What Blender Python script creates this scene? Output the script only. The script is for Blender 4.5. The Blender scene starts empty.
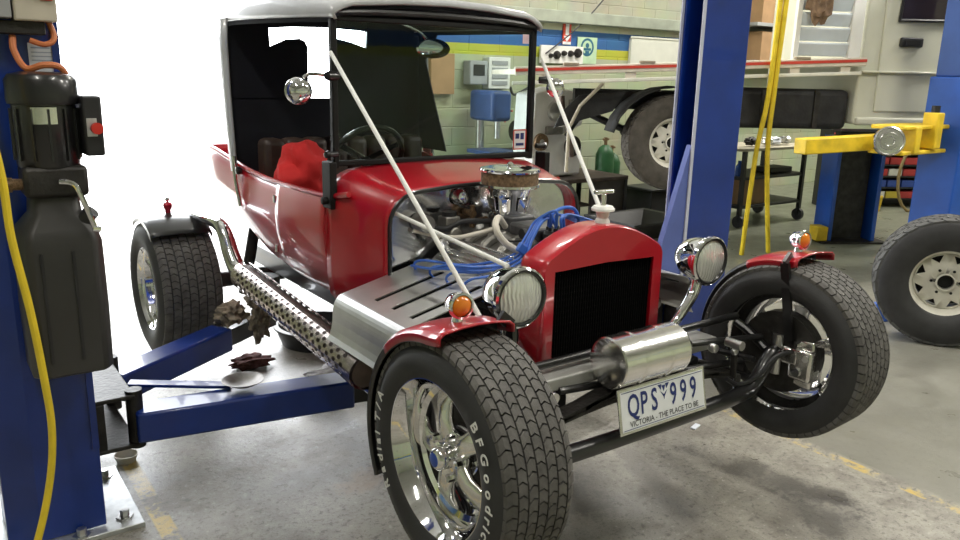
import bpy, bmesh, math, random
from mathutils import Vector as V, Matrix as M, noise
sc = bpy.context.scene
col = sc.collection
random.seed(4)
R = math.radians
PI = math.pi

# ------------------------------------------------------------------ camera
cam = bpy.data.objects.new('camera', bpy.data.cameras.new('camera'))
col.objects.link(cam)
cam.data.lens = 29.687
cam.data.sensor_width = 36.0
cam.data.clip_start = 0.05
_R, _U, _F, _C = (0.814279, -0.579998, 0.023489), (0.121118, 0.209337, 0.970314), (0.567698, 0.787261, -0.240706), (-1.7242, -1.4783, 1.5103)
cam.matrix_world = M(((_R[0], _U[0], -_F[0], _C[0]), (_R[1], _U[1], -_F[1], _C[1]),
                      (_R[2], _U[2], -_F[2], _C[2]), (0, 0, 0, 1)))
sc.camera = cam
# ------------------------------------------------------------------ sky and exposure
world = bpy.data.worlds.new('overcast_sky')
sc.world = world
world.use_nodes = True
_bg = world.node_tree.nodes['Background']
_bg.inputs[0].default_value = (0.94, 0.97, 1.0, 1)
_bg.inputs[1].default_value = 9.0
sc.view_settings.view_transform = 'Standard'
sc.view_settings.look = 'None'
sc.view_settings.exposure = 0.18
sc.view_settings.gamma = 1.0
sc.view_settings.use_curve_mapping = False


# ------------------------------------------------------------------ materials
def nodes_of(m):
    m.use_nodes = True
    return m.node_tree.nodes, m.node_tree.links, m.node_tree.nodes['Principled BSDF']


MATS = {}


def mat(name, c, rough=.5, metal=0., coat=0., var=.12, vs=6., bump=0., bs=80., spec=.5, emit=0., tr=0.):
    if name in MATS:
        return MATS[name]
    m = bpy.data.materials.new(name)
    N, L, b = nodes_of(m)
    tc = N.new('ShaderNodeTexCoord')
    nz = N.new('ShaderNodeTexNoise')
    nz.inputs['Scale'].default_value = vs
    nz.inputs['Detail'].default_value = 5
    L.new(tc.outputs['Object'], nz.inputs['Vector'])
    rp = N.new('ShaderNodeValToRGB')
    rp.color_ramp.elements[0].position = .3
    rp.color_ramp.elements[1].position = .7
    lo = [max(0, x * (1 - var)) for x in c]
    hi = [min(1, x * (1 + var)) for x in c]
    rp.color_ramp.elements[0].color = (*lo, 1)
    rp.color_ramp.elements[1].color = (*hi, 1)
    L.new(nz.outputs['Fac'], rp.inputs['Fac'])
    L.new(rp.outputs['Color'], b.inputs['Base Color'])
    b.inputs['Roughness'].default_value = rough
    b.inputs['Metallic'].default_value = metal
    b.inputs['Coat Weight'].default_value = coat
    b.inputs['Coat Roughness'].default_value = .03
    b.inputs['Specular IOR Level'].default_value = spec
    if tr:
        b.inputs['Transmission Weight'].default_value = tr
    if emit:
        b.inputs['Emission Color'].default_value = (*c, 1)
        b.inputs['Emission Strength'].default_value = emit
    if bump:
        n2 = N.new('ShaderNodeTexNoise')
        n2.inputs['Scale'].default_value = bs
        n2.inputs['Detail'].default_value = 4
        L.new(tc.outputs['Object'], n2.inputs['Vector'])
        bp = N.new('ShaderNodeBump')
        bp.inputs['Strength'].default_value = bump
        bp.inputs['Distance'].default_value = .01
        L.new(n2.outputs['Fac'], bp.inputs['Height'])
        L.new(bp.outputs['Normal'], b.inputs['Normal'])
    MATS[name] = m
    return m


red = mat('red_paint', (.43, .003, .014), .3, 0, .7, .08, 3)
redtrim = mat('red_cloth', (.62, .02, .02), .85, bump=.4, bs=30)
chrome = mat('chrome', (.86, .86, .88), .07, 1, 0, .04, 4)
alloy = mat('polished_alloy', (.82, .81, .79), .2, 1, 0, .1, 9, bump=.06, bs=60)
satin = mat('brushed_steel', (.62, .62, .62), .32, 1, 0, .15, 14, bump=.05, bs=90)
castal = mat('cast_aluminium', (.3, .29, .27), .42, .85, 0, .25, 20, bump=.25, bs=120)
rubber = mat('tyre_rubber', (.03, .03, .031), .62, var=.25, vs=12, bump=.1, bs=200)
tread_m = mat('worn_tread_rubber', (.105, .1, .094), .75, var=.3, vs=20, bump=.15, bs=160)
blackp = mat('black_paint', (.012, .012, .013), .3, 0, .4, .2, 6)
blackm = mat('black_plastic', (.018, .018, .02), .45, var=.3, vs=8, bump=.08, bs=60)
grimy = mat('greasy_black_metal', (.03, .028, .026), .48, .4, var=.5, vs=16, bump=.3, bs=60)
vinyl = mat('grey_vinyl_top', (.46, .47, .49), .34, 0, .5, .12, 5, bump=.12, bs=40)
lining = mat('black_lining', (.008, .009, .016), .85, var=.3)
leather = mat('brown_leather', (.045, .026, .018), .5, var=.4, vs=10, bump=.2, bs=30)
bluep = mat('blue_lift_paint', (.005, .03, .215), .33, 0, .3, .22, 4, bump=.05, bs=30)
blueb = mat('bright_blue_lift_paint', (.012, .085, .42), .38, 0, .2, .18, 4)
yellow = mat('yellow_paint', (.72, .5, .02), .5, var=.25, vs=8, bump=.1, bs=50)
yhose = mat('yellow_rubber_hose', (.78, .58, .03), .45, var=.12, vs=12)
white = mat('white_enamel', (.74, .74, .71), .4, var=.06, vs=5)
whitep = mat('plate_white', (.78, .8, .82), .4, var=.04)
cream = mat('cream_vehicle_paint', (.56, .56, .46), .32, 0, .4, .05, 3)
creamt = mat('cream_tray_paint', (.66, .6, .5), .45, var=.12, vs=10)
redline = mat('red_tape', (.55, .05, .03), .45)
ink = mat('navy_ink', (.015, .03, .16), .5)
dark = mat('dark_cavity', (.006, .006, .006), .8)
amber = mat('amber_lens', (.8, .22, .01), .15, 0, .6, .1)
redlens = mat('red_lens', (.5, .02, .05), .2, 0, .6)
bluelead = mat('blue_silicone_lead', (.06, .17, .62), .4, var=.15)
hosecream = mat('cream_hose', (.62, .58, .5), .5)
brass = mat('brass_filter_mesh', (.22, .14, .075), .5, .5, var=.5, vs=90, bump=.6, bs=240)
cardb = mat('cardboard', (.36, .22, .11), .8, var=.15, vs=5, bump=.05)
paper = mat('paper', (.72, .76, .84), .7, var=.05)
orange = mat('orange_cable', (.55, .17, .06), .55)
beige = mat('beige_plastic', (.5, .46, .38), .5)
dirtyrag = mat('dirty_rag', (.24, .2, .15), .95, var=.6, vs=25, bump=.6, bs=50)
redrag = mat('red_rag', (.12, .05, .045), .95, var=.5, vs=30, bump=.5, bs=50)
steelp = mat('galvanised_plate', (.6, .62, .63), .4, .7, var=.2, vs=20)
ductm = mat('grey_duct', (.3, .33, .27), .6, var=.15)
greenm = mat('green_machine', (.02, .09, .03), .45, var=.3)
wood = mat('dark_wood', (.07, .05, .04), .7, var=.4, vs=8)
greypl = mat('grey_panel', (.33, .34, .35), .5)
utedark = mat('underbody_black', (.016, .016, .016), .7, var=.5, vs=12, bump=.3, bs=40)
utewheel = mat('white_steel_wheel', (.68, .66, .58), .45, var=.12, vs=12)
oldrubber = mat('dusty_rubber', (.075, .066, .054), .85, var=.3, vs=14, bump=.3, bs=60)
signgreen = mat('sign_green', (.45, .62, .42), .5)
rusty = mat('heat_tinted_steel', (.1, .075, .065), .45, .7, var=.35, vs=9)


def glassmat(name, tint, refl):
    m = bpy.data.materials.new(name)
    m.use_nodes = True
    N, L = m.node_tree.nodes, m.node_tree.links
    N.remove(N['Principled BSDF'])
    t = N.new('ShaderNodeBsdfTransparent')
    t.inputs[0].default_value = (*tint, 1)
    g = N.new('ShaderNodeBsdfGlossy')
    g.inputs['Roughness'].default_value = .02
    fr = N.new('ShaderNodeFresnel')
    fr.inputs[0].default_value = refl
    mx = N.new('ShaderNodeMixShader')
    L.new(fr.outputs[0], mx.inputs[0])
    L.new(t.outputs[0], mx.inputs[1])
    L.new(g.outputs[0], mx.inputs[2])
    L.new(mx.outputs[0], N['Material Output'].inputs[0])
    return m


glass = glassmat('windscreen_glass', (.86, .92, .91), 1.3)


def ringed_lens():
    m = bpy.data.materials.new('fluted_lamp_glass')
    N, L, b = nodes_of(m)
    b.inputs['Base Color'].default_value = (.8, .81, .78, 1)
    b.inputs['Metallic'].default_value = .5
    b.inputs['Roughness'].default_value = .14
    b.inputs['Coat Weight'].default_value = 1
    tc = N.new('ShaderNodeTexCoord')
    w = N.new('ShaderNodeTexWave')
    w.inputs['Scale'].default_value = 26
    w.inputs['Distortion'].default_value = 5
    L.new(tc.outputs['Object'], w.inputs['Vector'])
    bp = N.new('ShaderNodeBump')
    bp.inputs['Strength'].default_value = .3
    bp.inputs['Distance'].default_value = .01
    L.new(w.outputs['Fac'], bp.inputs['Height'])
    L.new(bp.outputs['Normal'], b.inputs['Normal'])
    return m


lensm = ringed_lens()


def floor_mat():
    m = bpy.data.materials.new('workshop_concrete')
    N, L, b = nodes_of(m)
    geo = N.new('ShaderNodeNewGeometry')
    sep = N.new('ShaderNodeSeparateXYZ')
    L.new(geo.outputs['Position'], sep.inputs[0])

    def noise_(s, d=6, rgh=.6):
        n = N.new('ShaderNodeTexNoise')
        n.inputs['Scale'].default_value = s
        n.inputs['Detail'].default_value = d
        n.inputs['Roughness'].default_value = rgh
        L.new(geo.outputs['Position'], n.inputs['Vector'])
        return n.outputs['Fac']

    def math_(op, a, bb, clamp=False):
        n = N.new('ShaderNodeMath')
        n.operation = op
        n.use_clamp = clamp
        for i, x in enumerate((a, bb)):
            if isinstance(x, (int, float)):
                n.inputs[i].default_value = x
            else:
                L.new(x, n.inputs[i])
        return n.outputs[0]

    def ramp(x, p0, p1):
        n = N.new('ShaderNodeMapRange')
        n.inputs[1].default_value = p0
        n.inputs[2].default_value = p1
        L.new(x, n.inputs[0])
        return n.outputs[0]

    def mix(f, a, bb):
        n = N.new('ShaderNodeMix')
        n.data_type = 'RGBA'
        if isinstance(f, (int, float)):
            n.inputs[0].default_value = f
        else:
            L.new(f, n.inputs[0])
        for i, x in ((6, a), (7, bb)):
            if isinstance(x, tuple):
                n.inputs[i].default_value = (*x, 1)
            else:
                L.new(x, n.inputs[i])
        return n.outputs[2]
    X, Y = sep.outputs[0], sep.outputs[1]
    big = noise_(1.1)
    midn = noise_(5)
    fine = noise_(38, 8, .7)
    c = mix(ramp(big, .35, .65), (.26, .245, .212), (.4, .38, .33))
    c = mix(math_('MULTIPLY', ramp(midn, .48, .64), .7), c, (.17, .155, .13))
    grit = noise_(95, 4, .75)
    patch = noise_(2.3, 7, .7)
    c = mix(math_('MULTIPLY', ramp(patch, .5, .66), .55), c, (.15, .135, .115))
    c = mix(math_('MULTIPLY', ramp(fine, .54, .62), .75), c, (.11, .1, .088))
    c = mix(math_('MULTIPLY', ramp(grit, .57, .64), .6), c, (.08, .07, .06))
    c = mix(math_('MULTIPLY', ramp(fine, .42, .34), .6), c, (.52, .5, .45))
    # the bay beside the line is sealed grey-green
    bay = ramp(X, 1.27, 1.3)
    c2 = mix(ramp(big, .3, .7), (.175, .17, .143), (.235, .228, .19))
    c2 = mix(math_('MULTIPLY', ramp(midn, .52, .7), .3), c2, (.19, .185, .16))
    c2 = mix(math_('MULTIPLY', ramp(fine, .56, .64), .35), c2, (.12, .115, .1))
    grn = math_('MULTIPLY', ramp(math_('ADD', X, Y), 5.2, 7.5), .8)
    c2 = mix(grn, c2, (.2, .215, .155))
    c = mix(bay, c, c2)
    # oil stains with their own outlines

    def stain(cx, cy, rx, ry, ang, soft=1.0, nz=1.0):
        dx = math_('SUBTRACT', X, cx)
        dy = math_('SUBTRACT', Y, cy)
        ca, sa = math.cos(ang), math.sin(ang)
        u = math_('ADD', math_('MULTIPLY', dx, ca / rx), math_('MULTIPLY', dy, sa / rx))
        v = math_('ADD', math_('MULTIPLY', dx, -sa / ry), math_('MULTIPLY', dy, ca / ry))
        d = math_('ADD', math_('MULTIPLY', u, u), math_('MULTIPLY', v, v))
        d = math_('ADD', d, math_('MULTIPLY', math_('SUBTRACT', midn, .5), 5.5 * nz))
        d = math_('ADD', d, math_('MULTIPLY', math_('SUBTRACT', fine, .5), 3.2 * nz))
        return ramp(d, 1.1, 1.1 - soft)
    for cx, cy, rx, ry, a, k in ((.86, .1, .36, .11, 1.8, .8), (.79, -.12, .2, .14, 1.4, .75), (.2, .5, .3, .1, 1.0, .6),
                                 (-.05, .55, .35, .35, 0, .5), (.45, .35, .35, .06, 1.2, .5), (-.5, 1.2, .3, .12, .5, .3),
                                 (.1, 2.0, .7, .7, 0, .6), (2.6, .4, .35, .12, .5, .3), (.1, -.3, .25, .05, .4, .5)):
        c = mix(math_('MULTIPLY', stain(cx, cy, rx, ry, a), k), c, (.055, .05, .046))
    # rust patch
    c = mix(math_('MULTIPLY', stain(-.45, .98, .16, .08, .2), .45), c, (.3, .19, .1))
    # worn yellow bay lines
    for lx, k in ((1.245, .435), (-1.175, .49)):
        dl = math_('ABSOLUTE', math_('SUBTRACT', X, lx), 0)
        on = math_('MULTIPLY', ramp(dl, .032, .026), ramp(math_('ADD', midn, math_('MULTIPLY', fine, .5)), k + .33, k + .2))
        c = mix(math_('MULTIPLY', on, .9), c, (.62, .45, .11))
    L.new(c, b.inputs['Base Color'])
    rg = ramp(midn, .3, .7)
    n = N.new('ShaderNodeMapRange')
    n.inputs[3].default_value = .24
    n.inputs[4].default_value = .5
    L.new(rg, n.inputs[0])
    L.new(n.outputs[0], b.inputs['Roughness'])
    bp = N.new('ShaderNodeBump')
    bp.inputs['Strength'].default_value = .22
    bp.inputs['Distance'].default_value = .01
    L.new(fine, bp.inputs['Height'])
    L.new(bp.outputs['Normal'], b.inputs['Normal'])
    return m


def wall_mat():
    m = bpy.data.materials.new('painted_blockwork')
    N, L, b = nodes_of(m)
    geo = N.new('ShaderNodeNewGeometry')
    sep = N.new('ShaderNodeSeparateXYZ')
    L.new(geo.outputs['Position'], sep.inputs[0])
    mr = N.new('ShaderNodeMapRange')
    mr.inputs[1].default_value = 0
    mr.inputs[2].default_value = 4
    L.new(sep.outputs[2], mr.inputs[0])
    rp = N.new('ShaderNodeValToRGB')
    rp.color_ramp.interpolation = 'CONSTANT'
    e = rp.color_ramp.elements
    e[0].position = 0
    e[0].color = (.46, .5, .34, 1)
    e[1].position = 1.69 / 4
    e[1].color = (.5, .52, .05, 1)
    for z, cc in ((1.805, (.03, .13, .36)), (1.985, (.5, .54, .38)), (2.2, (.4, .42, .32))):
        k = e.new(z / 4)
        k.color = (*cc, 1)
    L.new(mr.outputs[0], rp.inputs[0])
    nz = N.new('ShaderNodeTexNoise')
    nz.inputs['Scale'].default_value = 3
    nz.inputs['Detail'].default_value = 8
    L.new(geo.outputs['Position'], nz.inputs['Vector'])
    mx = N.new('ShaderNodeMix')
    mx.data_type = 'RGBA'
    mx.blend_type = 'MULTIPLY'
    mx.inputs[0].default_value = .35
    L.new(rp.outputs[0], mx.inputs[6])
    L.new(nz.outputs['Color'], mx.inputs[7])
    L.new(mx.outputs[2], b.inputs['Base Color'])
    b.inputs['Roughness'].default_value = .6
    return m


floorm = floor_mat()
wallm = wall_mat()
apron = mat('pale_concrete', (.6, .59, .56), .8, var=.1, vs=1)  # pale concrete colour of the yard outside


# ------------------------------------------------------------------ mesh helpers
class MB:
    def __init__(s):
        s.v, s.f = [], []

    def add(s, vs, fs):
        o = len(s.v)
        s.v += [tuple(p) for p in vs]
        s.f += [tuple(i + o for i in f) for f in fs]
        return s

    def box(s, c, d, rot=None):
        vs = [V((x * d[0] / 2, y * d[1] / 2, z * d[2] / 2)) for x in (-1, 1) for y in (-1, 1) for z in (-1, 1)]
        if rot is not None:
            vs = [rot @ p for p in vs]
        return s.add([p + V(c) for p in vs],
                     [(0, 1, 3, 2), (4, 6, 7, 5), (0, 4, 5, 1), (2, 3, 7, 6), (0, 2, 6, 4), (1, 5, 7, 3)])

    def bb(s, x0, x1, y0, y1, z0, z1):
        return s.box(((x0 + x1) / 2, (y0 + y1) / 2, (z0 + z1) / 2), (abs(x1 - x0), abs(y1 - y0), abs(z1 - z0)))

    def bar(s, p, q, w, h, up=(0, 0, 1)):
        p, q = V(p), V(q)
        y = (q - p).normalized()
        x = y.cross(V(up)).normalized()
        z = x.cross(y)
        return s.box((p + q) / 2, (w, (q - p).length, h), M((x, y, z)).transposed())

    def loft(s, rings, cyc=True, cap=True):
        n = len(rings[0])
        vs = [p for r in rings for p in r]
        fs = []
        for i in range(len(rings) - 1):
            for j in range(n if cyc else n - 1):
                k = (j + 1) % n
                fs.append((i * n + j, i * n + k, (i + 1) * n + k, (i + 1) * n + j))
        if cap and cyc:
            fs.append(tuple(reversed(range(n))))
            fs.append(tuple((len(rings) - 1) * n + j for j in range(n)))
        return s.add(vs, fs)

    def tube(s, pts, r, n=10, smooth=0, cap=True, closed=False):
        pts = [V(p) for p in pts]
        if smooth:
            pts = catmull(pts, smooth, closed)
        N_ = len(pts)
        rr = r if isinstance(r, (list, tuple)) else [r] * N_
        if len(rr) != N_:
            rr = [rr[0] + (rr[-1] - rr[0]) * i / (N_ - 1) for i in range(N_)]
        tan = []
        for i in range(N_):
            a = pts[(i - 1) % N_ if closed else max(0, i - 1)]
            b = pts[(i + 1) % N_ if closed else min(N_ - 1, i + 1)]
            tan.append((b - a).normalized())
        t = tan[0]
        u = t.orthogonal().normalized()
        rings = []
        for i in range(N_):
            if i:
                u = (u - tan[i] * u.dot(tan[i])).normalized()
            w = tan[i].cross(u)
            rings.append([pts[i] + (u * math.cos(2 * PI * j / n) + w * math.sin(2 * PI * j / n)) * rr[i] for j in range(n)])
        if closed:
            rings.append(rings[0])
        return s.loft(rings, True, cap and not closed)

    def cyl(s, p, q, r, n=20):
        return s.tube([p, q], r, n)

    def lathe(s, prof, mtx=None, n=32, cap=False, a0=0, a1=2 * PI):
        full = abs(a1 - a0 - 2 * PI) < 1e-6
        rings = []
        for k in range(n if full else n + 1):
            a = a0 + (a1 - a0) * k / n
            ring = [V((r * math.cos(a), r * math.sin(a), h)) for r, h in prof]
            rings.append([mtx @ p for p in ring] if mtx is not None else ring)
        if full:
            rings.append(rings[0])
        m = len(prof)
        vs = [p for r in rings[:n if full else n + 1] for p in r]
        nr = n if full else n + 1
        fs = []
        for i in range(n):
            i2 = (i + 1) % nr
            for j in range(m - 1):
                fs.append((i * m + j, i2 * m + j, i2 * m + j + 1, i * m + j + 1))
        return s.add(vs, fs)

    def prism(s, poly, mtx, t):
        n = len(poly)
        vs = [mtx @ V((x, y, 0)) for x, y in poly] + [mtx @ V((x, y, t)) for x, y in poly]
        fs = [tuple(reversed(range(n))), tuple(range(n, 2 * n))]
        fs += [(i, (i + 1) % n, n + (i + 1) % n, n + i) for i in range(n)]
        return s.add(vs, fs)

    def grid(s, rows):
        return s.loft(rows, False, False)


def catmull(pts, k, closed=False):
    out = []
    n = len(pts)
    for i in range(n if closed else n - 1):
        if closed:
            a, b, c, d = pts[(i - 1) % n], pts[i], pts[(i + 1) % n], pts[(i + 2) % n]
        else:
            a, b, c, d = pts[max(0, i - 1)], pts[i], pts[i + 1], pts[min(n - 1, i + 2)]
        for j in range(k):
            t = j / k
            out.append(.5 * ((2 * b) + (c - a) * t + (2 * a - 5 * b + 4 * c - d) * t * t + (3 * b - a - 3 * c + d) * t ** 3))
    if not closed:
        out.append(pts[-1])
    return out


def frame(o, x, y):
    """matrix with local X -> x, local Y -> y, origin o"""
    x = V(x).normalized()
    y = V(y)
    y = (y - x * y.dot(x)).normalized()
    z = x.cross(y)
    return M(((x[0], y[0], z[0], o[0]), (x[1], y[1], z[1], o[1]), (x[2], y[2], z[2], o[2]), (0, 0, 0, 1)))


def axis(o, z, up=(0, 0, 1)):
    """matrix with local Z -> z"""
    z = V(z).normalized()
    if abs(z.dot(V(up))) > .99:
        up = (1, 0, 0)
    x = V(up).cross(z).normalized()
    return frame(o, x, z.cross(x))


def obj(name, mb, m, parent=None, smooth=35, bevel=0, solid=0, loc=None, rot=None, label=None, seg=2, fix=True, soff=-1):
    me = bpy.data.meshes.new(name)
    me.from_pydata(mb.v, [], mb.f)
    if fix:
        bm = bmesh.new()
        bm.from_mesh(me)
        bmesh.ops.remove_doubles(bm, verts=bm.verts, dist=1e-5)
        bmesh.ops.recalc_face_normals(bm, faces=bm.faces)
        bm.to_mesh(me)
        bm.free()
    me.materials.append(m)
    if smooth:
        me.shade_smooth()
        me.set_sharp_from_angle(angle=R(smooth))
    o = bpy.data.objects.new(name, me)
    col.objects.link(o)
    if parent:
        o.parent = parent
    if loc is not None:
        o.location = loc
    if rot is not None:
        o.rotation_euler = rot
    if solid:
        md = o.modifiers.new('solid', 'SOLIDIFY')
        md.thickness = solid
        md.offset = soff
    if bevel:
        md = o.modifiers.new('bevel', 'BEVEL')
        md.width = bevel
        md.segments = seg
        md.limit_method = 'ANGLE'
        md.angle_limit = R(40)
    if label:
        o['label'] = label
    return o


def tag(o, label, cat, group=None, kind=None):
    o['label'] = label
    o['category'] = cat
    if group:
        o['group'] = group
    if kind:
        o['kind'] = kind
    return o


def thing(name, label, cat, loc=(0, 0, 0), rz=0, group=None):
    o = bpy.data.objects.new(name, None)
    o.empty_display_size = .1
    col.objects.link(o)
    o.location = loc
    o.rotation_euler = (0, 0, rz)
    return tag(o, label, cat, group)


def struct(name, mb, m, **k):
    o = obj(name, mb, m, **k)
    o['kind'] = 'structure'
    return o


def copy_tree(o, parent=None):
    c = o.copy()
    col.objects.link(c)
    c.parent = parent
    for ch in [x for x in o.children]:
        copy_tree(ch, c)
    return c


def text_mesh(s, size, bold=0.0):
    cu = bpy.data.curves.new('txt', 'FONT')
    cu.body = s
    cu.size = size
    cu.align_x = 'CENTER'
    cu.resolution_u = 3
    cu.offset = bold
    o = bpy.data.objects.new('txt', cu)
    col.objects.link(o)
    dg = bpy.context.evaluated_depsgraph_get()
    me = bpy.data.meshes.new_from_object(o.evaluated_get(dg))
    vs = [tuple(v.co) for v in me.vertices]
    fs = [tuple(p.vertices) for p in me.polygons]
    bpy.data.objects.remove(o)
    bpy.data.curves.remove(cu)
    bpy.data.meshes.remove(me)
    return vs, fs


def text_on(mb, s, size, mtx, bold=0., sx=1., lift=.0008):
    vs, fs = text_mesh(s, size, bold)
    return mb.add([mtx @ V((x * sx, y, lift)) for x, y, z in vs], fs)


def arc_text(s, size, rad, centre_deg, x, gap=1.05, bold=0., sx=1.0):
    """letters round a wheel face lying in local YZ, seen from +X, tops outward, clockwise"""
    wid = []
    for ch in s:
        vs, fs = text_mesh(ch, size, bold)
        wid.append(((max(v[0] for v in vs) - min(v[0] for v in vs)) * sx + size * .1 if vs else size * .3, vs, fs))
    tot = sum(w[0] for w in wid) * gap
    res = []
    pos = -tot / 2
    for w, vs, fs in wid:
        u0 = pos + w * gap / 2
        pos += w * gap
        if not vs:
            continue
        mid = (max(v[0] for v in vs) + min(v[0] for v in vs)) / 2
        out = []
        for vx, vy, _ in vs:
            a = R(centre_deg) - (u0 + (vx - mid) * sx) / rad
            rr = rad + vy - size * .35
            out.append((x, rr * math.cos(a), rr * math.sin(a)))
        res.append(MB().add(out, fs))
    return res


def lump(c, r, seed=0, amp=.25, fr=2.2, n=3):
    bm = bmesh.new()
    bmesh.ops.create_icosphere(bm, subdivisions=n, radius=1)
    mb = MB()
    vs = []
    for v in bm.verts:
        d = v.co.normalized()
        k = 1 + amp * noise.noise(d * fr + V((seed * 7.3, seed * 3.1, seed)))
        k += amp * .4 * noise.noise(d * fr * 2.7 + V((seed, 9, seed * 2.1)))
        vs.append((c[0] + d.x * r[0] * k, c[1] + d.y * r[1] * k, c[2] + d.z * r[2] * k))
    fs = [tuple(v.index for v in f.verts) for f in bm.faces]
    bm.free()
    return mb.add(vs, fs)


# ------------------------------------------------------------------ the room
struct('floor', MB().bb(-6, 12, -5, 5.62, -.2, 0), floorm, smooth=0)
g_ = struct('ground', MB().bb(-30, 30, 5.62, 60, -.25, -.02), apron, smooth=0)
tag(g_, 'bright concrete yard outside the open workshop door', 'yard')
wb = struct('wall_back', MB().bb(2.1, 12, 5.484, 5.72, 0, 4.2).bb(-1.7, 2.1, 5.484, 5.72, 3.7, 4.2).bb(-6, -1.7, 5.484, 5.72, 0, 4.2), wallm, smooth=0)
blk = MB().box((0, 0, 0), (.384, .05, .186))
first = None
for r_ in range(15):
    for c_ in range(20):
        x = 2.3 + c_ * .39 + (.195 if r_ % 2 else 0)
        if first is None:
            first = obj('block', blk, wallm, wb, smooth=0, bevel=.005, seg=1, loc=(x, 5.505, .1 + r_ * .192))
        else:
            b_ = first.copy()
            col.objects.link(b_)
            b_.location = (x, 5.505 + random.uniform(-.002, .002), .1 + r_ * .192)
struct('wall_right', MB().bb(12, 12.2, -5, 5.7, 0, 4.2), wallm, smooth=0)
struct('wall_left', MB().bb(-6.2, -6, -5, 5.7, 0, 4.2), wallm, smooth=0)
struct('ceiling', MB().bb(-6.2, 12.2, -5, 5.72, 4.2, 4.3), mat('ceiling_sheet', (.5, .5, .47), .7), smooth=0)
struct('wall_front', MB().bb(-6.2, -4.5, -5.2, -5, 0, 4.2).bb(-4.5, 12.2, -5.2, -5, 0, 4.2), wallm, smooth=0)
struct('trim_1', MB().bb(2.1, 12, 5.36, 5.48, 2.07, 2.2), ductm, bevel=.01)
struct('trim_2', MB().bb(2.02, 2.12, 5.45, 5.75, 0, 3.7), mat('door_jamb_steel', (.25, .27, .28), .5), bevel=.01)


def ceiling_lamp(x, y, rz, power):
    t = thing('ceiling_lamp', 'white fluorescent batten under the workshop ceiling', 'lamp', (x, y, 4.2), rz, 'ceiling battens')
    obj('housing', MB().bb(-.62, .62, -.08, .08, -.09, 0), white, t, bevel=.01)
    for s in (-1, 1):
        obj('tube', MB().cyl((-.6, s * .045, -.11), (.6, s * .045, -.11), .016, 8), mat('lit_tube', (1, .97, .9), emit=12), t)
    ld = bpy.data.lights.new('batten_light', 'AREA')
    ld.shape = 'RECTANGLE'
    ld.size, ld.size_y = 1.2, .16
    ld.energy = power
    ld.color = (1, .96, .88)
    lo = bpy.data.objects.new('batten_light', ld)
    col.objects.link(lo)
    lo.parent = t
    lo.location = (0, 0, -.14)


for x, y in ((-2.2, -1.2), (.6, -1.2), (3.6, -1.2), (7.5, -1.2), (-2.2, 2.2), (.6, 2.2), (3.8, 3.6), (7.2, 3.6), (10, 3.2), (5.6, .6)):  # last spot is an extra unseen batten added to brighten the truck cab
    ceiling_lamp(x, y, PI / 2 if x < 3 else 0, 38 if x < 3 else 92)


# ------------------------------------------------------------------ wheels
def tyre_parts(parent, Rr, W, rim=.2, rub=rubber, trd=tread_m, n=62, rows=7, seg=72, depth=.009, bead=.195, lug=.86):
    hw = W / 2
    rb = Rr - depth
    prof = [(-hw * .80, bead), (-hw * .90, bead + .008), (-hw * 1.0, bead + (rb - bead) * .42), (-hw * .985, bead + (rb - bead) * .66),
            (-hw * .93, rb - .026), (-hw * .86, rb - .008), (-hw * .78, rb), (0, rb + .003)]
    prof = prof + [(-x, r) for x, r in reversed(prof[:-1])]
    mx = M(((0, 0, 1, 0), (1, 0, 0, 0), (0, 1, 0, 0), (0, 0, 0, 1)))
    t = obj('tyre', MB().lathe([(r, x) for x, r in prof] + [(bead - .004, hw * .7), (bead - .004, -hw * .7), (bead, -hw * .8)], mx, seg), rub, parent, smooth=50)
    mb = MB()
    span = 2 * hw * .9
    rw = span / rows
    for j in range(rows):
        for i in range(n):
            c0 = -span / 2 + rw * (j + .5)
            st = 2 * PI / n
            a0 = st * (i + (.5 if j % 2 else 0))
            poly = []
            k = lug / 2
            for u, w in ((-k, -.42), (-k + .24, 0), (-k, .42), (k, .42), (k + .24, 0), (k, -.42)):
                sk = .22 * (1 if j % 2 else -1) * w
                poly.append((u + sk - .09, c0 + w * rw))
            top, bot = [], []
            for u, w in poly:
                a = a0 + u * st
                edge = abs(w) / (span / 2)
                rt = Rr - .014 * max(0, edge - .72) ** 1.3 * 5 * .5
                if edge > .86:
                    rt -= .004
                top.append((w, rt * math.cos(a), rt * math.sin(a)))
                rbm = rb - .012
                bot.append((w, rbm * math.cos(a), rbm * math.sin(a)))
            mb.add(top + bot, [(0, 1, 4, 5), (1, 2, 3, 4)] + [(q, (q + 1) % 6, 6 + (q + 1) % 6, 6 + q) for q in range(6)])
    tr = obj('tread', mb, trd, t, smooth=0, fix=True)
    tr['kind'] = 'stuff'
    return t


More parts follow.
